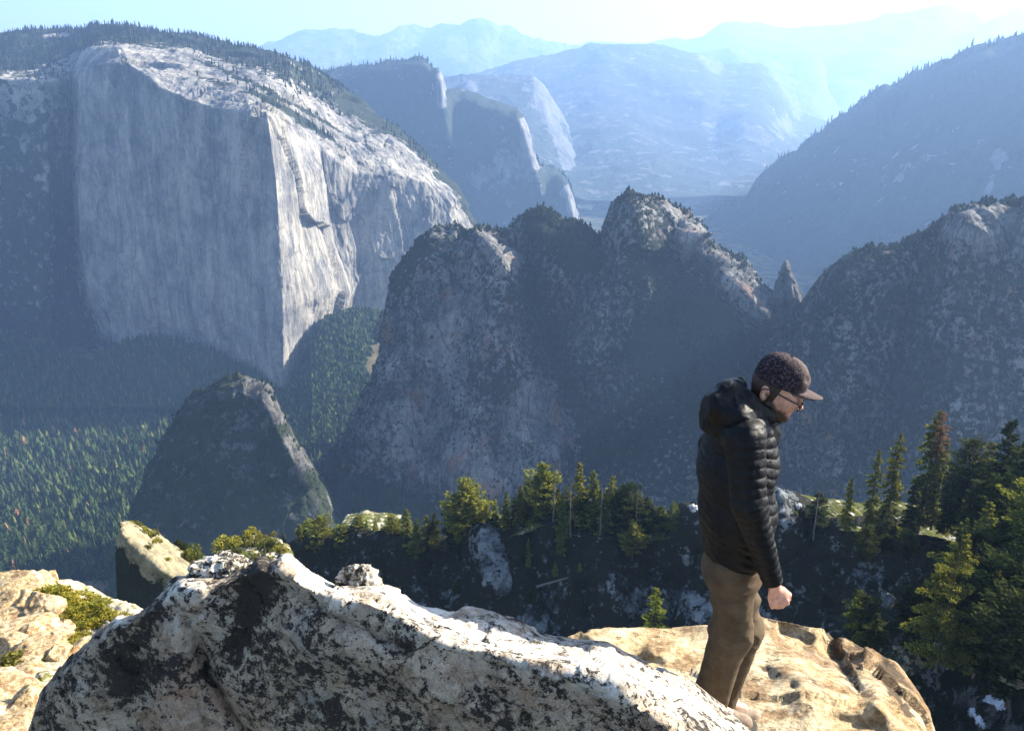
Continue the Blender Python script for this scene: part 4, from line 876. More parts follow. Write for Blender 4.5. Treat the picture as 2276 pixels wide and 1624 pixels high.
# big lichen boulder: S = far skyline, E = edge between lit top and shaded face
S = [(62,1700,2.05),(72,1610,2.1),(95,1545,2.2),(130,1500,2.3),(165,1462,2.35),(205,1425,2.4),(240,1390,2.45),(262,1372,2.48),(285,1372,2.5),(300,1366,2.5),(335,1345,2.55),(375,1308,2.6),(398,1288,2.62),(430,1290,2.65),(462,1292,2.65),(500,1283,2.66),(530,1266,2.66),(556,1262,2.66),(580,1246,2.66),(600,1252,2.66),(618,1240,2.66),(633,1229,2.66),(650,1238,2.7),(690,1268,2.75),(730,1292,2.8),(765,1310,2.85),(800,1296,2.9),(850,1292,2.92),(890,1310,2.95),(929,1341,2.95),(1009,1361,2.95),(1035,1349,3.0),(1082,1355,3.0),(1158,1381,3.0),(1201,1411,3.0),(1261,1424,2.98),(1347,1432,2.95),(1447,1481,2.9),(1540,1528,2.86),(1604,1574,2.83),(1668,1620,2.78),(1760,1690,2.72)]
Ed = [(66,1700,1.95),(78,1612,1.98),(102,1552,2.05),(138,1512,2.12),(172,1476,2.2),(212,1440,2.25),(246,1406,2.3),(266,1390,2.34),(284,1388,2.36),(302,1380,2.36),(338,1362,2.4),(378,1328,2.42),(404,1310,2.45),(432,1312,2.48),(464,1310,2.5),(500,1298,2.5),(530,1283,2.5),(556,1280,2.5),(580,1268,2.5),(598,1276,2.5),(612,1268,2.48),(622,1262,2.46),(634,1272,2.44),(665,1298,2.42),(700,1318,2.40),(735,1335,2.38),(770,1340,2.36),(815,1340,2.34),(858,1358,2.32),(905,1385,2.30),(949,1410,2.30),(985,1422,2.30),(1029,1441,2.30),(1090,1453,2.32),(1142,1466,2.33),(1191,1481,2.34),(1245,1492,2.34),(1297,1503,2.34),(1367,1520,2.33),(1412,1562,2.30),(1480,1616,2.25),(1560,1700,2.2)]
assert len(S) == len(Ed)
yE = lambda x: float(np.interp(x, [60, 300, 640, 950, 1480, 1760], [2.78, 2.66, 2.55, 2.40, 2.22, 2.12]))
th = lambda x: float(np.interp(x, [60, 300, 560, 640, 760, 950, 1480, 1700], [.10, .14, .17, .24, .34, .42, .60, .62]))
S = [(x, y, yE(x)+th(x)) for x, y, _ in S]; Ed = [(x, y, yE(x)) for x, y, _ in Ed]
midr = [((a[0]+b[0])/2, (a[1]+b[1])/2-4, (a[2]+b[2])/2-.02) for a, b in zip(S, Ed)]
em = [(b[0]*.93+a[0]*.07, b[1]*.93+a[1]*.07-1, b[2]*.93+a[2]*.07) for a, b in zip(S, Ed)]
f0 = [(x, y+6, Y+.003) for x, y, Y in Ed]
f1 = [(x, y+30, Y+.006) for x, y, Y in Ed]
f2 = [(x, y+(1700-y)*.45+20 if y < 1600 else y+60, Y+.0) for x, y, Y in Ed]
f3 = [(x, max(1760, y+90), Y-.03) for x, y, Y in Ed]
f4 = [(x, max(2100, y+330), Y-.22) for x, y, Y in Ed]
bk1 = [(x, y+10, Y+.12) for x, y, Y in S]; bk2 = [(x, y+200, Y+.5) for x, y, Y in S]; bk3 = [(x, y+650, Y+.55) for x, y, Y in S]
ctrl_grid('boulder', [bk3, bk2, bk1, S, midr, em, Ed, f0, f1, f2, f3, f4], M_lichen, 4.0, [(1.1, .02, 1, 3, False), (2.6, .011, 1, 'facet', .5), (7, .008, 1, 'facet', .4), (4, .007, 1, 5, True), (24, .0035, 1, 4, True)], smooth=1, seed=101,
    feats=[([(300,1460),(330,1560),(350,1624)], 24, -.03), ([(420,1380),(470,1500),(560,1640)], 18, -.06), ([(400,1400),(440,1330)], 30, .05), ([(560,1290),(540,1400),(480,1440)], 50, -.05), ([(690,1420),(900,1480),(1100,1600)], 60, .06), ([(640,1300),(700,1340),(900,1440)], 14, -.02), ([(200,1560)], 60, .06), ([(380,1480),(400,1600)], 40, .05)],
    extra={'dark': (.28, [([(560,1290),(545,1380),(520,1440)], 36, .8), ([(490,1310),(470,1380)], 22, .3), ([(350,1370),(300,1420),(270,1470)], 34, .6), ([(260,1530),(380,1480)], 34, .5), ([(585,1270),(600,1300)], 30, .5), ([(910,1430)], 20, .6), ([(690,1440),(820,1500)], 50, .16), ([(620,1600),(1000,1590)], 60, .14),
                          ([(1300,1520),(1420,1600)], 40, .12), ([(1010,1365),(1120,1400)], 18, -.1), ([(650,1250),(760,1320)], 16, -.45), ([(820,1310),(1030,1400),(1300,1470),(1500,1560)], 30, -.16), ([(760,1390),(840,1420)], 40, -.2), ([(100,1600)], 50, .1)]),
           'white': (.12, [([(634,1235),(700,1290),(770,1325)], 26, .9), ([(850,1310),(1000,1390),(1200,1450),(1450,1520),(1650,1650)], 42, .95), ([(420,1300),(380,1320)], 24, .8), ([(262,1372)], 20, .9), ([(420,1400),(470,1350),(520,1440)], 50, .35), ([(230,1620)], 50, .4)]),  # lines along the top edge paint its sun glare into the colour
           'warm': (.12, [([(360,1500),(400,1600)], 70, .8), ([(470,1560),(520,1640)], 60, .7), ([(330,1420)], 30, .3), ([(1000,1520),(1400,1600)], 80, .35)])},
    kind='thing')
o = bpy.data.objects['boulder'] if 'boulder' in bpy.data.objects else None
fg = [o for o in bpy.data.objects if o.name.startswith('boulder') and o.data.materials and o.data.materials[0] == M_lichen][0]
del fg['kind']; props(fg, 'largest boulder in front, speckled with black lichen, its top edge in glaring sun', 'boulder')
def at3(o, **k):
    n = len(o.data.vertices)
    for kk, v in k.items():
        a = o.data.attributes.new(kk, 'FLOAT', 'POINT'); a.data.foreach_set('value', np.full(n, v, np.float32))
    return o
at3(blob_rock('boulder', W(798, 1306, 2.76), (.078, .065, .066), 5, M_lichen, 'small knob of lichen covered rock sitting on the ridge of the big boulder', rough=.5, res=60), dark=.35, white=.6, warm=.1)
at3(blob_rock('boulder', W(490, 1282, 2.80), (.11, .08, .06), 7, M_lichen, 'small whitish rock peeking up behind the dark peaks of the big boulder', rough=.5, res=60), dark=.3, white=.9, warm=.1)
# round golden boulder the man stands on
FZ = -2.90; FY = 3.3
gs_ = [(1180,1500),(1240,1440),(1268,1421),(1310,1408),(1350,1402),(1400,1404),(1450,1399),(1500,1394),(1560,1386),(1620,1377),(1655,1368),(1690,1364),(1740,1372),(1790,1384),(1832,1392),(1850,1412),(1875,1410),(1925,1436),(1960,1468),(1985,1475),(2012,1508),(2040,1538),(2065,1578),(2080,1630),(2086,1700),(2100,1800)]
Sg = [(x, y, 4.55-.25*max(0, (1500-x)/300)-.8*max(0, (x-1850)/240)**1.3) for x, y in gs_]
def gplane(x, y): return float(plane_Y(x, y, FY, FZ, -.19))
n_ = len(Sg); rowsg = [[(x, y+600, Y+.5) for x, y, Y in Sg], [(x+(x-1650)*.02, y+60, Y+.35) for x, y, Y in Sg], [(x, y+4, Y+.12) for x, y, Y in Sg], Sg]
for k, q in enumerate([.12, .3, .55, .8, 1.0]):
    r_ = []
    for i, (x, y, Y) in enumerate(Sg):
        xe = 1330+(i/(n_-1))*640; xx = x*(1-q)+xe*q; yy = y*(1-q)+1760*q
        yp = gplane(xx, yy); side = min(max((x-1900)/170, 0), 1)
        r_.append((xx, yy, (Y*(1-q)+yp*q)*(1-min(q*3, 1))+yp*min(q*3, 1)))
    rowsg.append(r_)
rowsg.append([(x, 2600, 1.9) for x, y, Y in rowsg[-1]])
ctrl_grid('boulder', rowsg, M_gold, 4.0, [(.7, .05, 1, 3, False), (1.6, .022, 1, 'facet', .4), (3, .012, 1, 5, True), (24, .005, 1, 4, True)], smooth=1, seed=131,
    feats=[([(1745,1400),(1790,1418)], 14, -.07), ([(1842,1400),(1850,1440),(1880,1490),(1905,1535)], 10, -.11), ([(1960,1480),(1990,1530),(2010,1600)], 12, -.035), ([(1700,1485),(1712,1500)], 12, -.05), ([(1395,1462),(1460,1475)], 14, -.06), ([(1450,1450),(1500,1440)], 16, .10), ([(1760,1480),(1800,1560)], 40, .10), ([(1920,1470),(1960,1560)], 26, .12), ([(1850,1600),(1950,1620)], 20, -.08), ([(1765,1530)], 12, -.05)],
    extra={'dark': (.22, [([(1845,1405),(1858,1450),(1890,1510),(1910,1540)], 12, .4), ([(1700,1488)], 14, .7), ([(1840,1395),(1930,1440),(2010,1520),(2060,1600)], 8, .4), ([(1720,1450)], 22, .3), ([(1960,1480),(2010,1590)], 14, .7), ([(1690,1368),(1800,1388)], 10, .4)])}, kind='thing')
gg = [o for o in bpy.data.objects if o.name.startswith('boulder') and o.data.materials and o.data.materials[0] == M_gold][0]
del gg['kind']; props(gg, 'rounded golden granite boulder the man is standing on', 'boulder')

# ------------------------------------------------------------------ sunlit slope at the lower left
M_tan = golden_rock('tan_granite', .8); M_earth = cliff_mat('slope_earth', (.30, .25, .16), (.50, .43, .30), veg=(.13, .13, .03), sc=.5, streak=1, vsc=1.5, bumpd=.15, dark=.5)
t = [(-700,1330,46),(-160,1290,44),(0,1300,42),(60,1296,41),(110,1292,40),(160,1305,40),(200,1318,39),(240,1335,38),(290,1350,36),(330,1372,34),(420,1440,30)]
relief('sandy_slope', t, [(x-40, 1780, 12.5) for x, y, Y in t], M_earth, 3, 3, (14, 3), (8, -14), disp=[(.25, .7, 1, 4, False), (1.2, .18, 1, 4, True)], smooth=2, vegbase=.4, seed=141, label='sunlit slope of sand and brush at the lower left', kind='structure')
SLG, _ = SHEETS[[o.name for o in bpy.data.objects if o.name.startswith('sandy_slope')][0]]
SPX, SPY = project(SLG[9:]); SLW = SLG[9:]
def on_slope(x, y):
    k = np.argmin((SPX-x)**2+(SPY-y)**2); return SLW.reshape(-1, 3)[k]
GBR = 'tan boulders on the sunlit left slope'
left_rocks = [ # x, y, half width px, half height px, label
 (20,1312,58,34,'rounded tan boulder at the top left of the slope'),(58,1300,26,20,None),(84,1288,30,19,'darker grey boulder standing on the skyline of the left slope'),(112,1290,14,16,'small boulder leaning on the darker grey skyline boulder'),
 (8,1352,40,24,'flat tan block at the left edge under the top boulder'),(42,1350,34,22,'brown faced boulder second in the upper pile'),(98,1352,36,26,'biggest block of the pile, its brown face towards the brush'),(76,1385,34,14,'flat slab under the pile'),
 (28,1392,46,22,'long tan boulder at the left edge, middle'),(70,1372,22,14,None),(96,1402,44,18,'tan slab in the middle of the slope'),(48,1420,56,18,'wide pale slab below the middle boulders'),(125,1415,26,12,None),
 (20,1448,46,18,'pale slab left of the round bush'),(98,1440,40,14,'pale slab above the round bush'),(70,1462,40,14,None),(126,1452,28,16,'pale block between the bushes'),
 (22,1540,60,26,'pale smooth slab at the lower left edge'),(60,1575,50,26,'cream slab touching the big boulder'),(10,1590,50,24,'lowest pale slab at the left edge'),(150,1400,22,12,None),(178,1440,24,10,None),(40,1500,36,14,None),(150,1330,12,7,None),(140,1390,16,8,None),(8,1480,30,12,None),(30,1624,50,20,None)]
for i, (x, y, a, b, lab) in enumerate(left_rocks):
    p = on_slope(x, y+b*.3); sc = np.linalg.norm(p)/FOC
    o = blob_rock('boulder', p+np.array([0, 0, b*sc*.15]), (a*sc*1.12, a*sc*1.0, b*sc*1.35), 200+i, M_tan, lab or 'small tan stone wedged among the boulders of the left slope', group=GBR, rough=.07, res=44, sq=.0, rot=i*.9, cut=.6)
    at3(o, dark=.05)
GBS = 'brush on the sunlit left slope'
for i, (x, y, s, k, lab) in enumerate([(100,1325,26,0,0),(130,1320,24,2,0),(150,1335,26,4,0),(125,1345,26,6,0),(160,1352,24,0,0),(185,1345,24,2,0),(210,1352,24,4,0),(235,1362,22,6,0),(258,1370,20,0,0),(170,1370,22,2,0),(195,1372,22,4,0),(150,1375,20,6,0),(175,1395,18,0,0),(160,1410,16,2,0),(215,1378,20,0,0),(240,1385,18,2,0),(280,1378,16,4,0),(150,1440,18,2,1),(162,1430,14,4,0),(138,1450,12,0,0),(110,1312,18,4,0),(200,1335,18,2,0),(225,1345,16,0,0),(178,1325,16,6,0),(48,1490,44,0,2),(80,1478,26,2,3),(20,1486,26,4,3),(296,1392,14,0,0),(140,1310,14,0,0),(150,1360,20,4,0),(200,1390,16,6,0),(185,1410,14,0,0)]):
    p = on_slope(x, y); sc = np.linalg.norm(p)/FOC
    L = {0: 'yellow green brush on the sunlit left slope', 1: 'small yellow bush between pale slabs beside the big boulder', 2: 'round brownish green bush in front of the pale slabs', 3: 'small side clump against the round brownish bush'}[lab] if k < 4 or lab != 3 else 'little clump at the left foot of the round brownish bush'
    shrub(x, y, 0, s*sc*1.25, L, GBS if lab == 0 else None, k+(1 if lab >= 2 else 0), .75, loc=p-np.array([0, 0, s*sc*.25]))
# ------------------------------------------------------------------ the man, sculpted as distance fields and meshed
import openvdb
PY = 3.3
def J(x, y, dv=0.0): return W(x, y, PY+dv).astype(float)
def seg(P, A, B, ra, rb, ys=1.0):
    """tapered capsule; ys < 1 widens it sideways"""
    S = np.array([1, ys, 1]); A, B = np.asarray(A)*S, np.asarray(B)*S; Q = P*S; d = B-A; t = np.clip((Q-A)@d/(d@d+1e-12), 0, 1)
    return np.sqrt(np.sum((Q-A-t[:, None]*d)**2, -1))-(ra+(rb-ra)*t)
def ell(P, c, r, ax=None):
    Q = P-np.asarray(c)
    if ax is not None: Q = Q@np.asarray(ax).T
    r = np.asarray(r); k = np.sqrt(np.sum((Q/r)**2, -1)); g = np.sqrt(np.sum((Q/r**2)**2, -1))+1e-9
    return k*(k-1)/g
def smin(a, b, k): h = np.clip(.5+.5*(b-a)/k, 0, 1); return b+(a-b)*h-k*h*(1-h)
def smax(a, b, k): return -smin(-a, -b, k)
def sculpt(fn, lo, hi, vx, blk=12):
    lo = np.asarray(lo, float); n = np.ceil((np.asarray(hi)-lo)/vx/blk).astype(int)
    bi = np.stack(np.meshgrid(*[np.arange(k) for k in n], indexing='ij'), -1).reshape(-1, 3)
    dc = fn(lo+(bi*blk+blk/2)*vx); R_ = blk*vx*.95+.03
    arr = np.empty(n*blk, np.float32); sg = (dc.reshape(n) > 0)*2.0-1
    arr[:] = np.repeat(np.repeat(np.repeat(sg, blk, 0), blk, 1), blk, 2)*.1
    loc = np.stack(np.meshgrid(*[np.arange(blk)]*3, indexing='ij'), -1).reshape(-1, 3)
    act = bi[np.abs(dc) < R_]
    for s in range(0, len(act), 200):
        b = act[s:s+200]; idx = (b[:, None]*blk+loc[None]).reshape(-1, 3)
        arr[idx[:, 0], idx[:, 1], idx[:, 2]] = fn(lo+idx*vx)
    g = openvdb.FloatGrid(.1); g.copyFromArray(arr)
    pts, quads = g.convertToQuads(isovalue=0.0)
    return np.asarray(pts)*vx+lo, np.asarray(quads)[:, ::-1]
head_up = (J(1782, 876)-J(1742, 932)); head_up /= np.linalg.norm(head_up); head_f = np.array([head_up[2], 0, -head_up[0]]); HAX = np.array([head_f, [0, 1, 0], head_up])
EAR = -.078
YAW = R(17); HP = J(1708, 885)
RY = np.array([[math.cos(YAW), -math.sin(YAW), 0], [math.sin(YAW), math.cos(YAW), 0], [0, 0, 1.0]])
def unturn(P): return (np.asarray(P)-HP)@RY.T+HP       # world -> straight head
def turn(P): return (np.asarray(P)-HP)@RY+HP           # straight head -> turned a little towards the viewer
def sd_head(P):
    d = ell(P, J(1727, 853), (.098, .077, .098), HAX)
    d = smin(d, ell(P, J(1742, 884), (.050, .056, .060), HAX), .03)
    d = smin(d, seg(P, J(1754, 879), J(1737, 917), .038, .026, .78), .02)
    for s in (-1, 1):
        d = smin(d, seg(P, J(1711, 900, s*.050), J(1738, 922, s*.018), .022, .018), .02)
        d = smin(d, ell(P, J(1749, 892, s*.040), (.024, .020, .024)), .02)           # cheekbone
    d = smin(d, ell(P, J(1739, 923), (.020, .024, .019)), .012)                        # chin
    d = smin(d, seg(P, J(1772, 877, -.032), J(1772, 877, .032), .0105, .0105), .014)   # brow
    for s in (-1, 1):
        d = smax(d, -ell(P, J(1774, 886, s*.032), (.014, .016, .012)), .010)
        d = smin(d, ell(P, J(1767, 886, s*.031), (.0125, .0125, .0125)), .002)
        d = smin(d, seg(P, J(1769, 902, s*.010), J(1766, 902, s*.013), .0065, .006), .005)
    d = smin(d, seg(P, J(1775, 881), J(1775, 898), .0065, .0110), .008)          # nose
    d = smin(d, seg(P, J(1753.5, 907.5, -.018), J(1753.5, 907.5, .018), .0058, .0058), .006)
    d = smin(d, seg(P, J(1748.5, 914, -.016), J(1748.5, 914, .016), .0062, .0062), .005)
    d = smax(d, -seg(P, J(1756, 911.5, -.022), J(1756, 911.5, .022), .0026, .0026), .003)
    # ears
    eax = np.array([[.95, 0, -.30], [0, 1, 0], [.30, 0, .95]])
    for s in (-1, 1):
        c = J(1713 if s < 0 else 1700, 876 if s < 0 else 872, s*.080)
        e = ell(P, c, (.018, .0085, .031), eax); e = smax(e, -ell(P, c+[.004, s*.009, .004], (.010, .007, .017), eax), .004)
        e = smin(e, ell(P, c+[-.003, 0, -.024], (.009, .007, .010)), .006)
        d = smin(d, e, .006)
    return d
def arm_pts(): return J(1655, 975, -.20), J(1664, 1120, -.27), J(1716, 1290, -.25)
SH, EL, WR = arm_pts()
def sd_hand(P):
    """relaxed right hand: back of the hand towards us, four fingers curled inwards, thumb along the front"""
    w = J(1723, 1308, -.25); d = seg(P, J(1719, 1294, -.25), w, .027, .024)
    px, dn, iny = np.array([1, 0, 0.]), np.array([.30, 0, -.954]), np.array([0, 1, 0.])
    c = w+dn*.045+px*.002
    pax = np.array([np.cross(iny, dn), iny, dn]);
    d = smin(d, ell(P, c, (.043, .020, .052), np.array([[.954, 0, .30], [0, 1, 0], [.30, 0, -.954]])), .018)
    for i, (L, off) in enumerate([(.040, .031), (.045, .011), (.041, -.010), (.033, -.030)]):
        side = np.array([.954, 0, .30])
        m = w+dn*(.068-.004*abs(i-1.2))+side*off-iny*.006; r = .0100-.0006*i
        p1 = m+dn*(.020+.004*(i % 2))+iny*.010; p2 = p1+iny*.022+dn*.004; p3 = p2-dn*.020+iny*.004
        d = smin(d, seg(P, m, p1, r+.0002, r), .002)
        f = seg(P, p1, p2, r, r-.0012); f = smin(f, seg(P, p2, p3, r-.0012, r-.0028), .003); d = smin(d, f, .003)
        d = smin(d, ell(P, m-iny*.006, (.009, .007, .009)), .006)
    side = np.array([.954, 0, .30]); t0 = w+dn*.02+side*.028+iny*.008; t1 = w+dn*.052+side*.046+iny*.012; t2 = t1+dn*.026-side*.004+iny*.008; t3 = t2+dn*.016-side*.014+iny*.006
    d = smin(d, seg(P, t0, t1, .014, .0125), .010); d = smin(d, seg(P, t1, t2, .0125, .0105), .004); d = smin(d, seg(P, t2, t3, .0105, .0085), .004)
    return d
ELF = J(1588, 990, .24); HAF = J(1668, 1110, .20)
def sd_body(P):
    d = sd_head(unturn(P))
    d = smin(d, seg(P, J(1712, 890), J(1668, 955), .058, .064, .95), .025)
    t = seg(P, J(1655, 965), J(1640, 1090), .090, .095, .62); t = smin(t, seg(P, J(1640, 1090), J(1630, 1240), .095, .095, .68), .05); d = smin(d, t, .05)
    d = smin(d, seg(P, SH, EL, .045, .038), .05); d = smin(d, seg(P, EL, WR, .038, .026), .01)
    d = smin(d, seg(P, J(1640, 965, .18), ELF, .045, .038), .05); d = smin(d, seg(P, ELF, HAF, .038, .028), .01); d = smin(d, ell(P, HAF, (.045, .02, .03)), .015)
    d = smin(d, sd_hand(P), .006)
    for s, hp, kn, an, toe in LEGS:
        d = smin(d, seg(P, hp, kn, .075, .052), .03); d = smin(d, seg(P, kn, an, .052, .036), .02); d = smin(d, seg(P, an, toe, .036, .028), .02)
    return d
LEGS = [(-1, J(1628, 1265, -.085), J(1624, 1405, -.095), J(1573, 1566, -.06), J(1625, 1590, -.07)),
        (1, J(1628, 1265, .085), J(1652, 1400, .07), J(1600, 1560, .10), J(1650, 1575, .10))]
def skin_mat():
    m = NM('skin'); c = m.ramp(m.noise(m.P, 60, 4, .6), (.3, (.42, .19, .12)), (.6, (.58, .30, .20)), (.8, (.62, .36, .26)))
    b = m.attr('beard'); br = m.ramp(m.noise(m.P, 420, 3, .8), (.2, .6), (.45, 1))
    c = m.mix(m.math('MULTIPLY', b, br), c, (.04, .021, .012))
    c = m.mix(m.attr('lip'), c, (.50, .17, .13))
    return m.done(m.pbr(c, .5, m.bump(m.math('ADD', m.noise(m.P, 300, 3, .7), m.math('MULTIPLY', m.math('MULTIPLY', b, br), 2)), .0012), .35, Subsurface_Weight=.12, Subsurface_Radius=(.02, .008, .004), Subsurface_Scale=.5))
M_skin = skin_mat()
man = bpy.data.objects.new('person', None); COL.objects.link(man); base = J(1600, 1600); man.location = base
props(man, 'bearded man in black puffer jacket, brown trousers, dark cap and glasses, looking down', 'person')
def part(name, VF, mat, attrs=None, parent=None, smooth=True):
    V, F = VF; org = base if parent is None else np.zeros(3)
    o = mesh_obj(name, np.asarray(V)-base, F, mat, attrs=attrs, smooth=smooth); o.parent = parent or man
    return o
Vb, Fb = sculpt(sd_body, base+[-.35, -.42, -.06], base+[.62, .45, 1.90], .0034)
# beard and lips follow the anatomy
Vn = unturn(Vb)
def near(V, A, B, r, soft): return np.clip((r-seg(V, A, B, 0, 0, .6))/soft+.5, 0, 1)
bd = np.zeros(len(Vb))
for s in (-1, 1):
    bd = np.maximum(bd, near(Vn, J(1716, 893, s*.072), J(1728, 918, s*.045), .020, .012))
    bd = np.maximum(bd, near(Vn, J(1730, 915, s*.04), J(1741, 924, 0), .026, .012))
    bd = np.maximum(bd, near(Vn, J(1718, 878, s*.078), J(1716, 893, s*.074), .010, .010)*.9)
bd = np.maximum(bd, near(Vn, J(1759, 905, -.02), J(1759, 905, .02), .0085, .006)*.9)
bd = np.maximum(bd, near(Vn, J(1743, 912, -.03), J(1740, 924, -.01), .014, .008)); bd = np.maximum(bd, near(Vn, J(1774, 878, -.04), J(1776, 877, -.014), .006, .004)); bd = np.maximum(bd, near(Vn, J(1774, 878, .04), J(1776, 877, .014), .006, .004))
hairz = near(Vn, J(1690, 850, -.05), J(1690, 880, -.05), .05, .02)
lp = np.maximum(near(Vn, J(1754, 908, -.012), J(1754, 908, .012), .0065, .004), near(Vn, J(1749, 914, -.012), J(1749, 914, .012), .007, .004))
bd = bd*(1-lp)
part('body', (Vb, Fb), M_skin, {'beard': bd, 'lip': lp})
# hair: short back and sides
M_hair = (lambda m: m.done(m.pbr(m.ramp(m.noise(m.mapv(m.P, (1, 1, .3)), 260, 3, .7), (.3, (.02, .012, .008)), (.7, (.075, .045, .03))), .7, m.bump(m.noise(m.mapv(m.P, (1, 1, .3)), 350, 3, .7), .003), .3)))(NM('hair'))
nb_ = (J(1785, 874)-J(1674, 837)); nb_ /= np.linalg.norm(nb_); capn = np.array([-nb_[2], 0, nb_[0]]); capc = J(1731, 846)
def sd_hair(P):
    d = ell(P, J(1724, 855), (.102, .0800, .102), HAX); d = d+.0022*fbm(P*90, 2, 5)
    d = smax(d, ((P-capc)@capn)-.022, .004)
    d = smax(d, (P-J(1722, 868))@head_f-.004, .006)
    for s in (-1, 1): d = np.maximum(d, -ell(P, J(1712 if s < 0 else 1700, 876, s*.080), (.022, .03, .034)))
    return smax(d, -(P-J(1700, 893))@head_up, .004)
hv = sculpt(sd_hair, base+[0, -.12, 1.35], base+[.4, .12, 1.75], .003); part('hair', (turn(hv[0]), hv[1]), M_hair)
# ---- jacket
M_jacket = (lambda m: m.done(m.pbr(m.ramp(m.noise(m.P, 40, 4, .7), (.3, (.0025, .003, .004)), (.7, (.006, .006, .007))), m.ramp(m.noise(m.P, 25, 4, .7), (.3, .40), (.7, .56)), m.bump(m.math('ADD', m.noise(m.P, 55, 5, .75, 1.5), m.math('MULTIPLY', m.noise(m.P, 400, 2), .1)), .0022), .13)))(NM('black_nylon'))
def seglen(P, A, B): d = np.asarray(B)-np.asarray(A); L = np.linalg.norm(d); return (P-A)@(d/L)
def puff(s, pitch, amp): return amp*(np.abs(np.sin(np.pi*s/pitch))**.55)
def sd_jacket(P):
    wob = .010*fbm(P*9, 3, 61)+.004*fbm(P*28, 2, 62)
    t = seg(P, J(1640, 945), J(1632, 1040), .115, .142, .66)
    t = smin(t, seg(P, J(1632, 1040), J(1638, 1130), .142, .150, .72), .04); t = smin(t, seg(P, J(1638, 1130), J(1634, 1205), .150, .136, .74), .04)
    t = smin(t, seg(P, J(1650, 950, -.10), SH, .085, .075), .05); t = smin(t, seg(P, J(1650, 950, .10), J(1640, 965, .18), .085, .075), .05)
    t = smin(t, seg(P, J(1672, 965), J(1676, 1020), .085, .095, .62), .04)
    s = (P-J(1640, 945))[:, 2]*1.0+(P-J(1640, 945))[:, 0]*.42*np.clip(1.4*((J(1640, 0+1150)[2]+.35)-P[:, 2])*0+1, 0, 1)
    t = t-puff(s+wob, .040, .0045)+.003*fbm(P*22, 3, 66, ridge=True)
    t = smax(t, -(P[:, 2]-J(1640, 1232)[2]-.10*(P[:, 0]-J(1640, 1232)[0])*-1.0), .008)
    # hem band
    u = seg(P, SH, EL, .080, .066); f = seg(P, EL, WR-(WR-EL)*.0, .066, .040)
    a = smin(u, f, .02); sa = np.where(seglen(P, SH, EL) < np.linalg.norm(EL-SH), seglen(P, SH, EL), np.linalg.norm(EL-SH)+seglen(P, EL, WR))
    a = a-puff(sa+wob*.6, .037, .0044)+.0035*fbm(P*22, 3, 63, ridge=True)
    a = smax(a, seglen(P, EL, WR)-np.linalg.norm(WR-EL)-.006, .006)
    b = smin(seg(P, J(1640, 965, .18), ELF, .075, .066), seg(P, ELF, HAF, .066, .048), .02); sb = seglen(P, J(1640, 965, .18), ELF)
    b = b-puff(sb+wob*.6, .037, .0044)
    d = smin(t, a, .012); d = smin(d, b, .02)
    # hollow cuff
    d = np.maximum(d, -seg(P, WR-(WR-EL)*.10, WR+(WR-EL)*.2, .031, .031))
    return d
part('jacket', sculpt(sd_jacket, base+[-.32, -.42, .62], base+[.52, .45, 1.62], .0036), M_jacket)
def sd_hood(P):
    wob = .012*fbm(P*12, 3, 71)
    d = seg(P, J(1596, 900, -.10), J(1640, 925, -.145), .050, .052); d = smin(d, seg(P, J(1640, 925, -.145), J(1700, 928, -.065), .052, .030), .03)
    d = smin(d, seg(P, J(1700, 928, -.065), J(1720, 934, 0), .030, .020), .02)
    d = smin(d, seg(P, J(1596, 900, .10), J(1640, 915, .145), .050, .052), .04); d = smin(d, seg(P, J(1640, 915, .145), J(1700, 928, .065), .052, .030), .03); d = smin(d, seg(P, J(1700, 928, .065), J(1720, 934, 0), .030, .020), .02)
    d = smin(d, seg(P, J(1590, 905, -.08), J(1590, 905, .08), .058, .058), .04)
    d = smin(d, seg(P, J(1618, 872, -.07), J(1618, 872, .07), .044, .044), .03)          # rolled hood
    d = smin(d, seg(P, J(1640, 858, -.05), J(1640, 858, .05), .030, .030), .02)
    d = smin(d, seg(P, J(1660, 885, -.085), J(1700, 915, -.078), .030, .022), .03); d = smin(d, seg(P, J(1660, 885, .085), J(1700, 915, .078), .030, .022), .03)
    d = smin(d, seg(P, J(1572, 935, -.02), J(1640, 960, -.14), .045, .040), .03)
    d = d-.007*fbm(P*13, 2, 72, ridge=True)+wob*.5-.002*fbm(P*35, 2, 73, ridge=True)
    d = smax(d, -ell(P, J(1648, 848), (.026, .055, .022)), .006)                          # open mouth of the hood
    return smax(d, -(sd_neckhole(P)), .01)
def sd_neckhole(P): return smin(seg(P, J(1716, 880), J(1672, 945), .069, .070), ell(unturn(P), J(1727, 857), (.104, .086, .102), HAX), .01)
part('hood', sculpt(sd_hood, base+[-.2, -.32, 1.30], base+[.40, .32, 1.75], .0032), M_jacket)
def sd_collar(P):
    d = seg(P, J(1655, 905), J(1668, 950), .085, .100, .93); d = smin(d, seg(P, J(1700, 926), J(1690, 960), .056, .075, .8), .04)
    d = d-.004*fbm(P*18, 3, 75, ridge=True)
    d = smax(d, (P-J(1690, 912))@np.array([.45, 0, .89])-.004, .012)
    return smax(d, -sd_neckhole(P), .006)
part('collar', sculpt(sd_collar, base+[-.1, -.22, 1.25], base+[.40, .22, 1.65], .0034), M_jacket)
M_zip = (lambda m: m.done(m.pbr((.5, .5, .52), .35, None, .5, Metallic=.8)))(NM('zip_metal'))
part('zip_pull', tube([J(1723, 936, -.01), J(1729, 946, -.012), J(1730, 953, -.012)], [.0028, .0034, .0025], 6), M_zip)
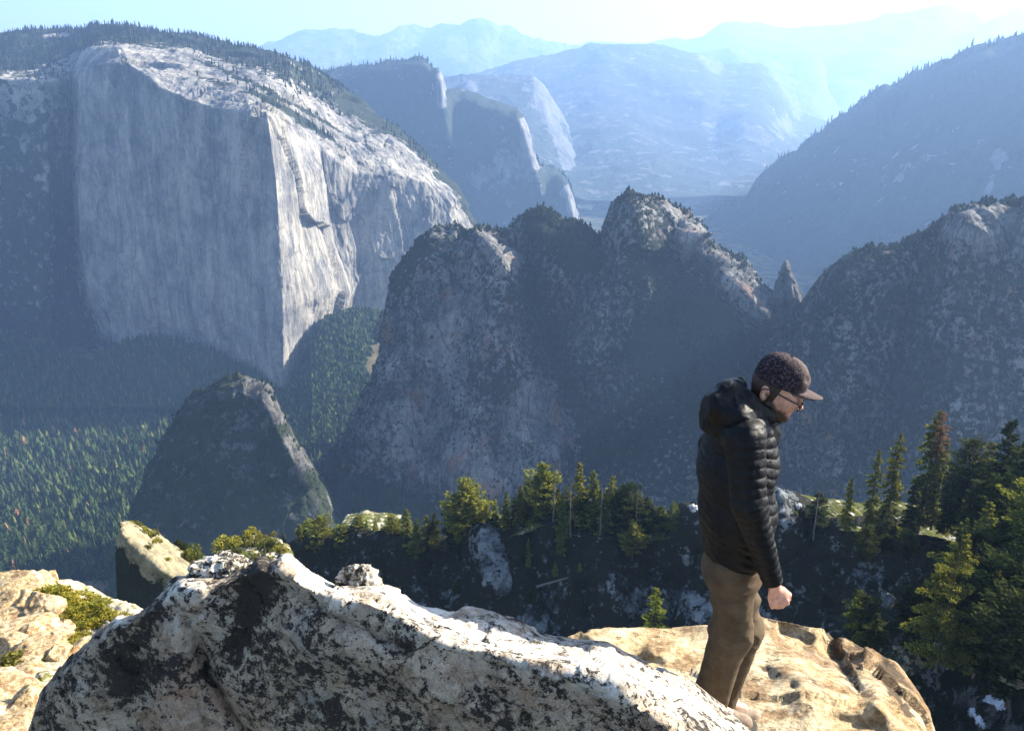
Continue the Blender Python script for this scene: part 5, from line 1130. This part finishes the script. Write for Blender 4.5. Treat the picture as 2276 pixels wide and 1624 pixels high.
# ---- trousers
M_trou = (lambda m: m.done(m.pbr(m.mix(.5, m.ramp(m.noise(m.P, 14, 5, .7), (.3, (.055, .038, .023)), (.7, (.10, .073, .046))), m.ramp(m.noise(m.mapv(m.P, (1, 1, .15)), 500, 2, .6), (.3, .6), (.7, 1.2)), 'MULTIPLY'), .85, m.bump(m.math('ADD', m.noise(m.P, 26, 5, .7, 1.2), m.math('MULTIPLY', m.noise(m.P, 700, 2), .08)), .003), .1)))(NM('brown_twill'))
def sd_trousers(P):
    d = seg(P, J(1634, 1215), J(1630, 1262), .120, .125, .78)
    d = smin(d, ell(P, J(1606, 1268), (.085, .15, .085)), .04)
    for s, hp, kn, an, toe in LEGS:
        up = seg(P, hp+[.002, 0, 0], kn, .100, .081); lo = seg(P, kn, an, .079, .077 if s < 0 else .072)
        l = smin(up, lo, .04)
        # folds gather round the knee and above the hem
        dk = np.exp(-((P-kn)[:, 2]/.13)**2); da = np.exp(-((P-an)[:, 2]/.11)**2); db = np.exp(-((P-hp)[:, 2]+.10)**2/.012)
        Q = P@np.array([[1, 0, .9], [0, 1, .4], [-.5, .2, 1.0]]).T
        l = l-(dk*.012+da*.007+db*.008)*fbm(Q*np.array([7, 6, 10]), 2, 81, ridge=True)-.005*fbm(P*8, 3, 82)
        l = smax(l, -(P[:, 2]-an[2]-.012+.25*(P[:, 0]-an[0])), .006)
        d = smin(d, l, .014)
    d = np.maximum(d, -(seg(P, J(1598, 1352, -.20), J(1634, 1362, -.20), .0035, .0035, .25)))
    d = smax(d, P[:, 2]-J(1634, 1205)[2], .01)
    for s, hp, kn, an, toe in LEGS: d = np.maximum(d, -seg(P, kn*.15+an*.85, an+(an-kn)*.2, .068, .070))
    return d
part('trousers', sculpt(sd_trousers, base+[-.30, -.32, -.02], base+[.40, .34, 1.02], .0038), M_trou)
# ---- shoes
M_shoe = (lambda m: m.done(m.pbr(m.ramp(m.noise(m.P, 30, 4, .7), (.3, (.11, .075, .05)), (.7, (.22, .16, .11))), .75, m.bump(m.noise(m.P, 200, 3), .002), .3)))(NM('tan_leather'))
M_sole = (lambda m: m.done(m.pbr((.05, .045, .04), .8)))(NM('rubber_sole'))
for s, hp, kn, an, toe in LEGS:
    heel = np.array([an[0]-.045, an[1], an[2]-.075]); tp = heel+np.array([.235, -.02, -.012]); 
    def sd_shoe(P, heel=heel, tp=tp, an=an):
        d = seg(P, heel+[0, 0, .018], tp+[-.02, 0, .008], .036, .034, .85); d = smin(d, seg(P, heel+[.01, 0, .03], an+[.01, 0, .0], .038, .045), .02)
        d = smin(d, seg(P, an+[.03, 0, -.03], tp+[-.04, 0, .015], .038, .030, .85), .02)
        lace = (np.abs((P-heel)[:, 0]-.12) < .05)*(np.sin((P-heel)[:, 0]*2*np.pi/.018) > .2)*(np.abs((P-heel)[:, 1]) < .025)*.002
        return smax(d-lace, -(P[:, 2]-(heel[2]-.016)), .004)
    sh = part('shoe', sculpt(sd_shoe, heel+[-.08, -.10, -.05], heel+[.32, .10, .20], .0035), M_shoe)
    def sd_sole(P, heel=heel, tp=tp):
        d = seg(P*np.array([1, 1, .05]), heel*np.array([1, 1, .05]), tp*np.array([1, 1, .05]), .040, .037, .82)
        return np.maximum(d, np.abs(P[:, 2]-(heel[2]-.022+.0*(P[:, 0])))-.009)
    so = part('sole', sculpt(sd_sole, heel+[-.08, -.10, -.06], heel+[.32, .10, .02], .0035), M_sole); so.parent = sh
# ---- cap
def cap_mat():
    m = NM('floral_cloth'); P = m.P
    a = m.voro(m.mix(.08, P, m.noise(P, 40, 3, col=True)), 75); c = m.ramp(a, (.12, (.11, .09, .09)), (.3, (.028, .02, .024)), (.6, (.012, .009, .011)))
    fl = m.ramp(m.noise(P, 65, 4, .7, 2), (.56, 0), (.62, 1)); c = m.mix(fl, c, (.13, .085, .10))
    fr = m.attr('front'); c = m.mix(m.math('MULTIPLY', fr, .45), c, (.13, .095, .085))
    return m.done(m.pbr(c, .85, m.bump(m.noise(P, 500, 2), .001), .1))
M_capc = cap_mat()
CAX = np.array([nb_, [0, 1, 0], capn])                 # cap frame: forward, sideways, up
def cap_dome():
    nu, nv = 40, 72; th = np.linspace(0, math.pi/2, nu)[:, None]; ph = np.linspace(0, 2*math.pi, nv+1)[None, :-1]
    r = np.sin(th)**.86; h = np.cos(th)**.80
    f = .108*r*np.cos(ph); l = .086*r*np.sin(ph); u = .117*h*(1-.06*np.cos(ph)*np.sin(th))
    f = f*(1+.10*np.clip(np.cos(ph), 0, 1)*np.sin(2*th)); 
    seam = np.zeros_like(f)
    for k in (.62, -.62, 2.0, -2.0, math.pi): seam = seam+np.exp(-((((ph-k+math.pi) % (2*math.pi))-math.pi)*np.sin(th)/.035)**2)*np.ones_like(th)
    n = 1-.012*seam; wv = 1+.010*fbm(np.stack([f, l, u], -1)*28, 3, 91)
    # soft dents at the front panel
    dent = -.010*np.exp(-(((ph-.15+math.pi) % (2*math.pi)-math.pi)/.22)**2)*np.exp(-((th-.85)/.16)**2)-.008*np.exp(-(((ph+.45+math.pi) % (2*math.pi)-math.pi)/.2)**2)*np.exp(-((th-1.05)/.14)**2)
    V = np.stack([f*n*wv+dent, l*n*wv, u*n*wv+dent*.8], -1); V = V@CAX+capc
    i = np.arange(nu*nv).reshape(nu, nv); j = np.roll(i, -1, 1); F = np.stack([i[:-1].ravel(), i[1:].ravel(), j[1:].ravel(), j[:-1].ravel()], -1)
    fr = (np.clip(np.cos(ph), 0, 1)**2*np.ones_like(th))
    return V.reshape(-1, 3), F, fr.ravel()
V, F, fr = cap_dome(); cap_o = part('cap', (turn(V), F), M_capc, {'front': fr*.0+np.clip((fr-.35)*2, 0, 1)})
def visor():
    ns, nt = 41, 16; s = np.linspace(-1, 1, ns)[None]; t = np.linspace(0, 1, nt)[:, None]
    l = .070*s*(1-.10*t); root = .106*np.sqrt(np.clip(1-(s*.93)**2, 0, 1)); tip = .106+.074*np.sqrt(np.clip(1-np.abs(s)**2.3, 0, 1))-.045*np.abs(s)**2
    f = root*(1-t)+np.maximum(tip, root)*t; u = .006*t-.013*s**2*(.35+.65*t)-.006*t*t+.004
    top = np.stack([f, l+0*t, u+.002], -1); bot = np.stack([f, l+0*t, u-.0022], -1)
    V = np.concatenate([top.reshape(-1, 3), bot.reshape(-1, 3)])@CAX+capc
    F = grid_faces(nt, ns); o = nt*ns; e = np.arange(ns-1)+(nt-1)*ns
    F = np.concatenate([F, F[:, ::-1]+o, np.stack([e, e+1, e+1+o, e+o], -1)])
    return V, F
vz = visor(); v_o = part('visor', (turn(vz[0]), vz[1]), M_capc, {'front': np.ones(len(vz[0]))*.9}); v_o.parent = cap_o
cb = part('cap_button', (lambda u: (turn(u[0]), u[1]))(tube([capc+capn*.116, capc+capn*.121], [.008, .003], 10)), M_capc, {'front': np.zeros(20)}); cb.parent = cap_o
# ---- glasses
M_frame = (lambda m: m.done(m.pbr((.012, .011, .011), .25, None, .5)))(NM('black_acetate'))
M_lens = (lambda m: m.done(m.pbr((.9, .95, .95), .03, None, .5, Transmission_Weight=1.0, IOR=1.02, Alpha=.35)))(NM('lens_glass'))
gl = None
rims = []
gf = head_f; gu = head_up
for s in (-1, 1):
    c = J(1771, 888)+gf*.008+np.array([0, s*.033, 0]); side = np.array([0, 1, 0])-gf*(.12*s)
    ang = np.linspace(0, 2*math.pi, 29)
    ring = [c+side*(.026*np.sign(math.cos(a))*abs(math.cos(a))**.75)+gu*(.020*np.sign(math.sin(a))*abs(math.sin(a))**.75) for a in ang]
    rims.append(tube(ring, [.0026]*29, 6))
    hinge = c+side*.026*s+gu*.012; earp = J(1713 if s < 0 else 1700, 866 if s < 0 else 862, s*.086); tipp = earp+np.array([-.022, 0, -.030])
    rims.append(tube([hinge, hinge-gf*.012+np.array([0, s*.006, 0]), earp+[.02, 0, .0], earp, earp+[-.012, 0, -.006], tipp], [.0032, .0032, .0030, .0030, .0028, .0024], 6))
rims.append(tube([J(1771, 888)+gf*.010+[0, -.008, 0]+gu*.006, J(1771, 888)+gf*.013+gu*.008, J(1771, 888)+gf*.010+[0, .008, 0]+gu*.006], [.0024]*3, 6))
gm = merge(rims); g_o = part('glasses', (turn(gm[0]), gm[1]), M_frame)
for s in (-1, 1):
    c = J(1771, 888)+gf*.008+np.array([0, s*.033, 0]); side = np.array([0, 1, 0])-gf*(.12*s); a = np.linspace(0, 2*math.pi, 29)[:-1]
    ring = np.array([c+side*(.025*np.sign(math.cos(q))*abs(math.cos(q))**.75)+gu*(.019*np.sign(math.sin(q))*abs(math.sin(q))**.75) for q in a])
    V = np.concatenate([[c], ring]); F = np.array([(0, 1+i, 1+(i+1) % 28) for i in range(28)]); l_o = part('lens', (turn(V), F), M_lens); l_o.parent = g_o
# ------------------------------------------------------------------ air
def haze_box():
    x0, x1, y0, y1, z0, z1 = -22000, 22000, -1500, 29500, -1000, 2050
    V = [(x0,y0,z0),(x1,y0,z0),(x1,y1,z0),(x0,y1,z0),(x0,y0,z1),(x1,y0,z1),(x1,y1,z1),(x0,y1,z1)]
    F = np.array([[0,3,2,1],[4,5,6,7],[0,1,5,4],[1,2,6,5],[2,3,7,6],[3,0,4,7]])
    m = bpy.data.materials.new('air'); m.use_nodes = True; n = m.node_tree.nodes; n.clear()
    o = n.new('ShaderNodeOutputMaterial'); p = n.new('ShaderNodeVolumePrincipled')
    p.inputs['Color'].default_value = (.32, .53, .97, 1); p.inputs['Density'].default_value = 7.2e-5; p.inputs['Anisotropy'].default_value = .3
    m.node_tree.links.new(p.outputs[0], o.inputs[1])
    ob = mesh_obj('haze', V, F, m, smooth=False); props(ob, 'blue haze filling the valley', 'haze', kind='stuff')
haze_box()
